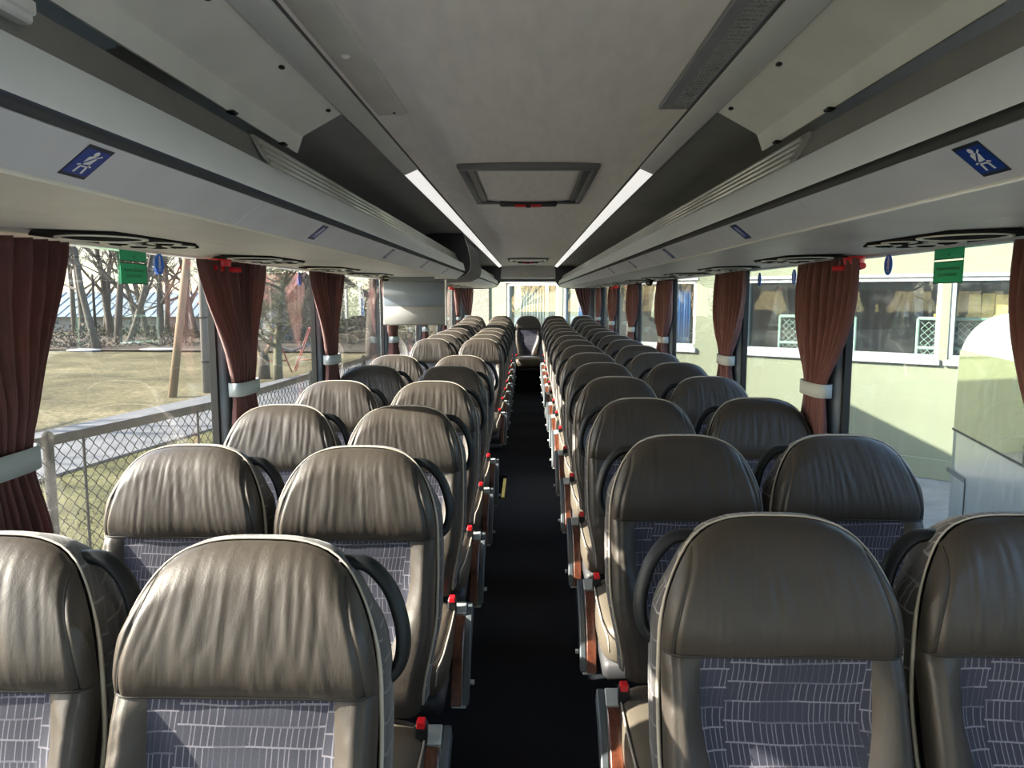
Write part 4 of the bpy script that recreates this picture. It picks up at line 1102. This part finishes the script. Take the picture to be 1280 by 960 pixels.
# +y local = rot90 of wd = (-.64,-.768): towards us
wm = MB()
wm.box((-8, -.3, 0), (10.2, 0, ZW0)).box((-8, -.3, ZW1), (10.2, 0, 6.0))
for k in range(0, len(edges), 2): wm.box((edges[k], -.3, ZW0), (edges[k+1], 0, ZW1))
wm.build('plaster_wall', M['plaster'], bl)
m = MB(); m.box((10.2, -.3, 0), (11.9, .06, 6)); m.build('pebbledash_wall', M['pebble'], bl)
m = MB(); m.box((-8, -5, 0), (10.2, -4.9, 6)).box((-8, -5, ZW1+.3), (10.2, -.3, ZW1+.4)).box((-8, -5, 1.0), (10.2, -.3, 1.05)); m.build('inner_room', M['room'], bl)
m = MB(); m.bbox((-8, 0, .0), (10.2, .03, .35), .01); m.build('plinth', M['plaster'], bl)
for k, (s0, s1) in enumerate(ws):
    m = MB(); t_ = .07
    m.box((s0, -.12, ZW0), (s0+t_, -.02, ZW1)).box((s1-t_, -.12, ZW0), (s1, -.02, ZW1)).box((s0, -.12, ZW0), (s1, -.02, ZW0+t_)).box((s0, -.12, ZW1-t_), (s1, -.02, ZW1))
    f = m.build('window', M['wwhite'], bl)
    bx_('pane', (s0+t_, -.075, ZW0+t_), (s1-t_, -.07, ZW1-t_), M['bglass'], f)
    bx_('sill', (s0-.04, -.02, ZW0-.10), (s1+.04, .07, ZW0-.005), M['wwhite'], f, .008)
    bx_('lintel_trim', (s0-.04, -.02, ZW1), (s1+.04, .02, ZW1+.05), M['wwhite'], f)
def drape(s0, s1, z0, z1, mat, nm, d=-.25):
    m = MB(); n = 60; m.grid([[(s0+(s1-s0)*i/n, d+.03*math.sin(i*.9)+.012*math.sin(i*2.3), z) for i in range(n+1)] for z in (z0, z1)]); sheet(m.build(nm, mat, bl, smooth=True), .004)
s0, s1 = ws[2]; drape(s0+.25, s0+.75, ZW0, ZW1, M['bluec'], 'blue_curtain')
s0, s1 = ws[2]; drape(s1-.65, s1-.2, ZW0+.5, ZW1, M['whitec'], 'white_curtain')
s0, s1 = ws[4]; drape(s0+.15, s0+.5, ZW0, ZW1, M['bluec'], 'blue_curtain')
s0, s1 = ws[5]; drape(s1-1.0, s1-.25, ZW0, ZW1, M['whitec'], 'white_curtain'); drape(s0+.1, s0+.45, ZW0, ZW1, M['whitec'], 'white_curtain')
# window reflections of boards and a green frame, built as objects behind the panes
def reflected_boards(s0, s1, lbl):
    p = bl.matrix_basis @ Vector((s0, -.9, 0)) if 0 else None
    root = empty('board_reflection', (A0.x+wd.x*s0+.64*.55, A0.y+wd.y*s0+.768*.55, G+ZW0+.62), ang, lbl, 'box')
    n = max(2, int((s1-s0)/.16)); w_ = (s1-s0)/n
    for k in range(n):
        m = MB(); m.bbox((k*w_+.006, 0, .10), ((k+1)*w_-.006, .02, .44+.02*(k % 2)), .004); m.build('board', M['board_refl'], root)
    m = MB(); m.bbox((-.02, .02, .0), (s1-s0+.02, .05, .11), .004); m.build('rail', M['board_refl'], root)
    m = MB(); m.box((0, -.25, .0), (s1-s0, 0, .02)); m.build('base', M['board_refl'], root)
reflected_boards(s_of(1243), s_of(1192), 'reflection of yellow boards built as a box behind the right-hand building window')
reflected_boards(s_of(1165), s_of(1152), 'narrow reflection of yellow boards built as a box left of the white mullion')
def reflected_frame(s0, s1, lb):
    root = empty('frame_reflection', (A0.x+wd.x*s0+.64*.38, A0.y+wd.y*s0+.768*.38, G+1.05), ang, lb, 'frame'); Wd = s1-s0; h = 1.62
    mt = plain('reflected green frame', (.36, .48, .42), .5)
    for a, b in (((0, 0, 0), (0, 0, h)), ((Wd, 0, 0), (Wd, 0, h)), ((0, 0, h), (Wd, 0, h)), ((0, 0, 1.12), (Wd, 0, 1.12))):
        m = MB(); m.tube([a, b], .028, 8); m.build('frame_tube', mt, root, smooth=True)
    m = MB(); q = .12; n = int(Wd/q)
    for k in range(-14, n+1):
        for sg in (1, -1):
            pts = []
            for i in range(14):
                x = (k+i)*q if sg > 0 else (k+14-i)*q; z = i*q
                if 0 <= x <= Wd and z < h: pts.append((x, 0, z))
            if len(pts) > 1: m.tube(pts, .005, 3, caps=False)
    o = m.build('wire_mesh', mt, root); tag(o, kind='stuff')
reflected_frame(s_of(1262), s_of(1134), 'reflection of a green mesh frame, built behind the building window with the board reflections')
reflected_frame(s_of(1056), s_of(962), 'reflection of a green mesh frame, built behind the building window nearer the maroon curtain')

# ---------------------------------------------------------------- neighbouring white coach
hd_ = math.atan2(.975, .22); C0 = Vector((3.52, 6.42, G))
nb_ = empty('white_coach', tuple(C0), hd_-PI/2, 'white coach parked at an angle outside the right windows', 'coach')
# local +y = heading away, +x = to the right (away from us); side facing us at x = 0
def prof(inset=0): 
    z1 = 2.92
    pts = [(0+inset, .32), (0+inset, 2.35)]
    for i in range(9):
        a = PI/2*i/8; pts.append((.42-(.42-inset)*math.cos(a) if 0 else inset+.34*(1-math.cos(a)), 2.50+.42*math.sin(a)))
    pts += [(2.0-x, z) for x, z in reversed(pts)]
    return pts
m = MB(); NY = [(-7.6, .25), (-7.4, .08), (-7.1, 0), (-.25, 0), (-.08, .05), (0, .20)]
rings = []
for y, ins in NY: rings.append([(1+(x-1)*(1-ins*.35), y, .32+(z-.32)*(1-ins*.10)) for x, z in prof()])
m.grid([r+[r[0]] for r in rings]); m.add(rings[0], [tuple(range(len(rings[0])))]); m.add(rings[-1], [tuple(range(len(rings[-1])))])
m.build('body', M['busw'], nb_, auto=.5)
for k in range(5):
    y1 = -.18-1.42*k; y0 = y1-1.39
    m = MB(); m.add([(-.012, y0, 1.98), (-.012, y1, 1.98), (-.010, y1-.02, 2.62), (-.010, y0+.02, 2.62), (.03, y0, 1.98), (.03, y1, 1.98), (.03, y1, 2.62), (.03, y0, 2.62)], [(0, 1, 2, 3), (4, 5, 6, 7), (0, 1, 5, 4), (2, 3, 7, 6), (1, 2, 6, 5), (0, 3, 7, 4)])
    m.build('side_window', M['busg'], nb_)
m = MB(); m.box((-.016, -7.2, 1.965), (-.002, -.15, 1.98)); m.build('window_seal', M['gasket'], nb_)
for (y0, y1, z) in ((-.50, -.06, 1.60), (-3.2, -.50, 1.12), (-.50, -.06, .55)):
    m = MB(); m.box((-.010, y0, z), (.0, y1, z+.035)); m.build('panel_strip', M['pole'], nb_)
for y in (-.50, -1.9, -3.3):
    m = MB(); m.box((-.006, y-.008, .40), (.0, y+.008, 1.60)); m.build('panel_gap', M['gasket'], nb_)
m = MB(); m.sphere((-.01, -.20, 1.18), .03, 12, 8, (.6, 1, 1)); m.build('marker_lamp', M['lampo'], nb_, smooth=True)
for y in (-1.6, -6.0):
    m = MB(); m.tube([(-.01, y, .45), (.26, y, .45)], .45, 28); wl = m.build('wheel', M['tyre'], nb_, auto=.6)
    m = MB(); m.tube([(-.02, y, .45), (0, y, .45)], .25, 20); m.build('hub', M['galv'], wl, auto=.6)
#EXTERIOR_END#
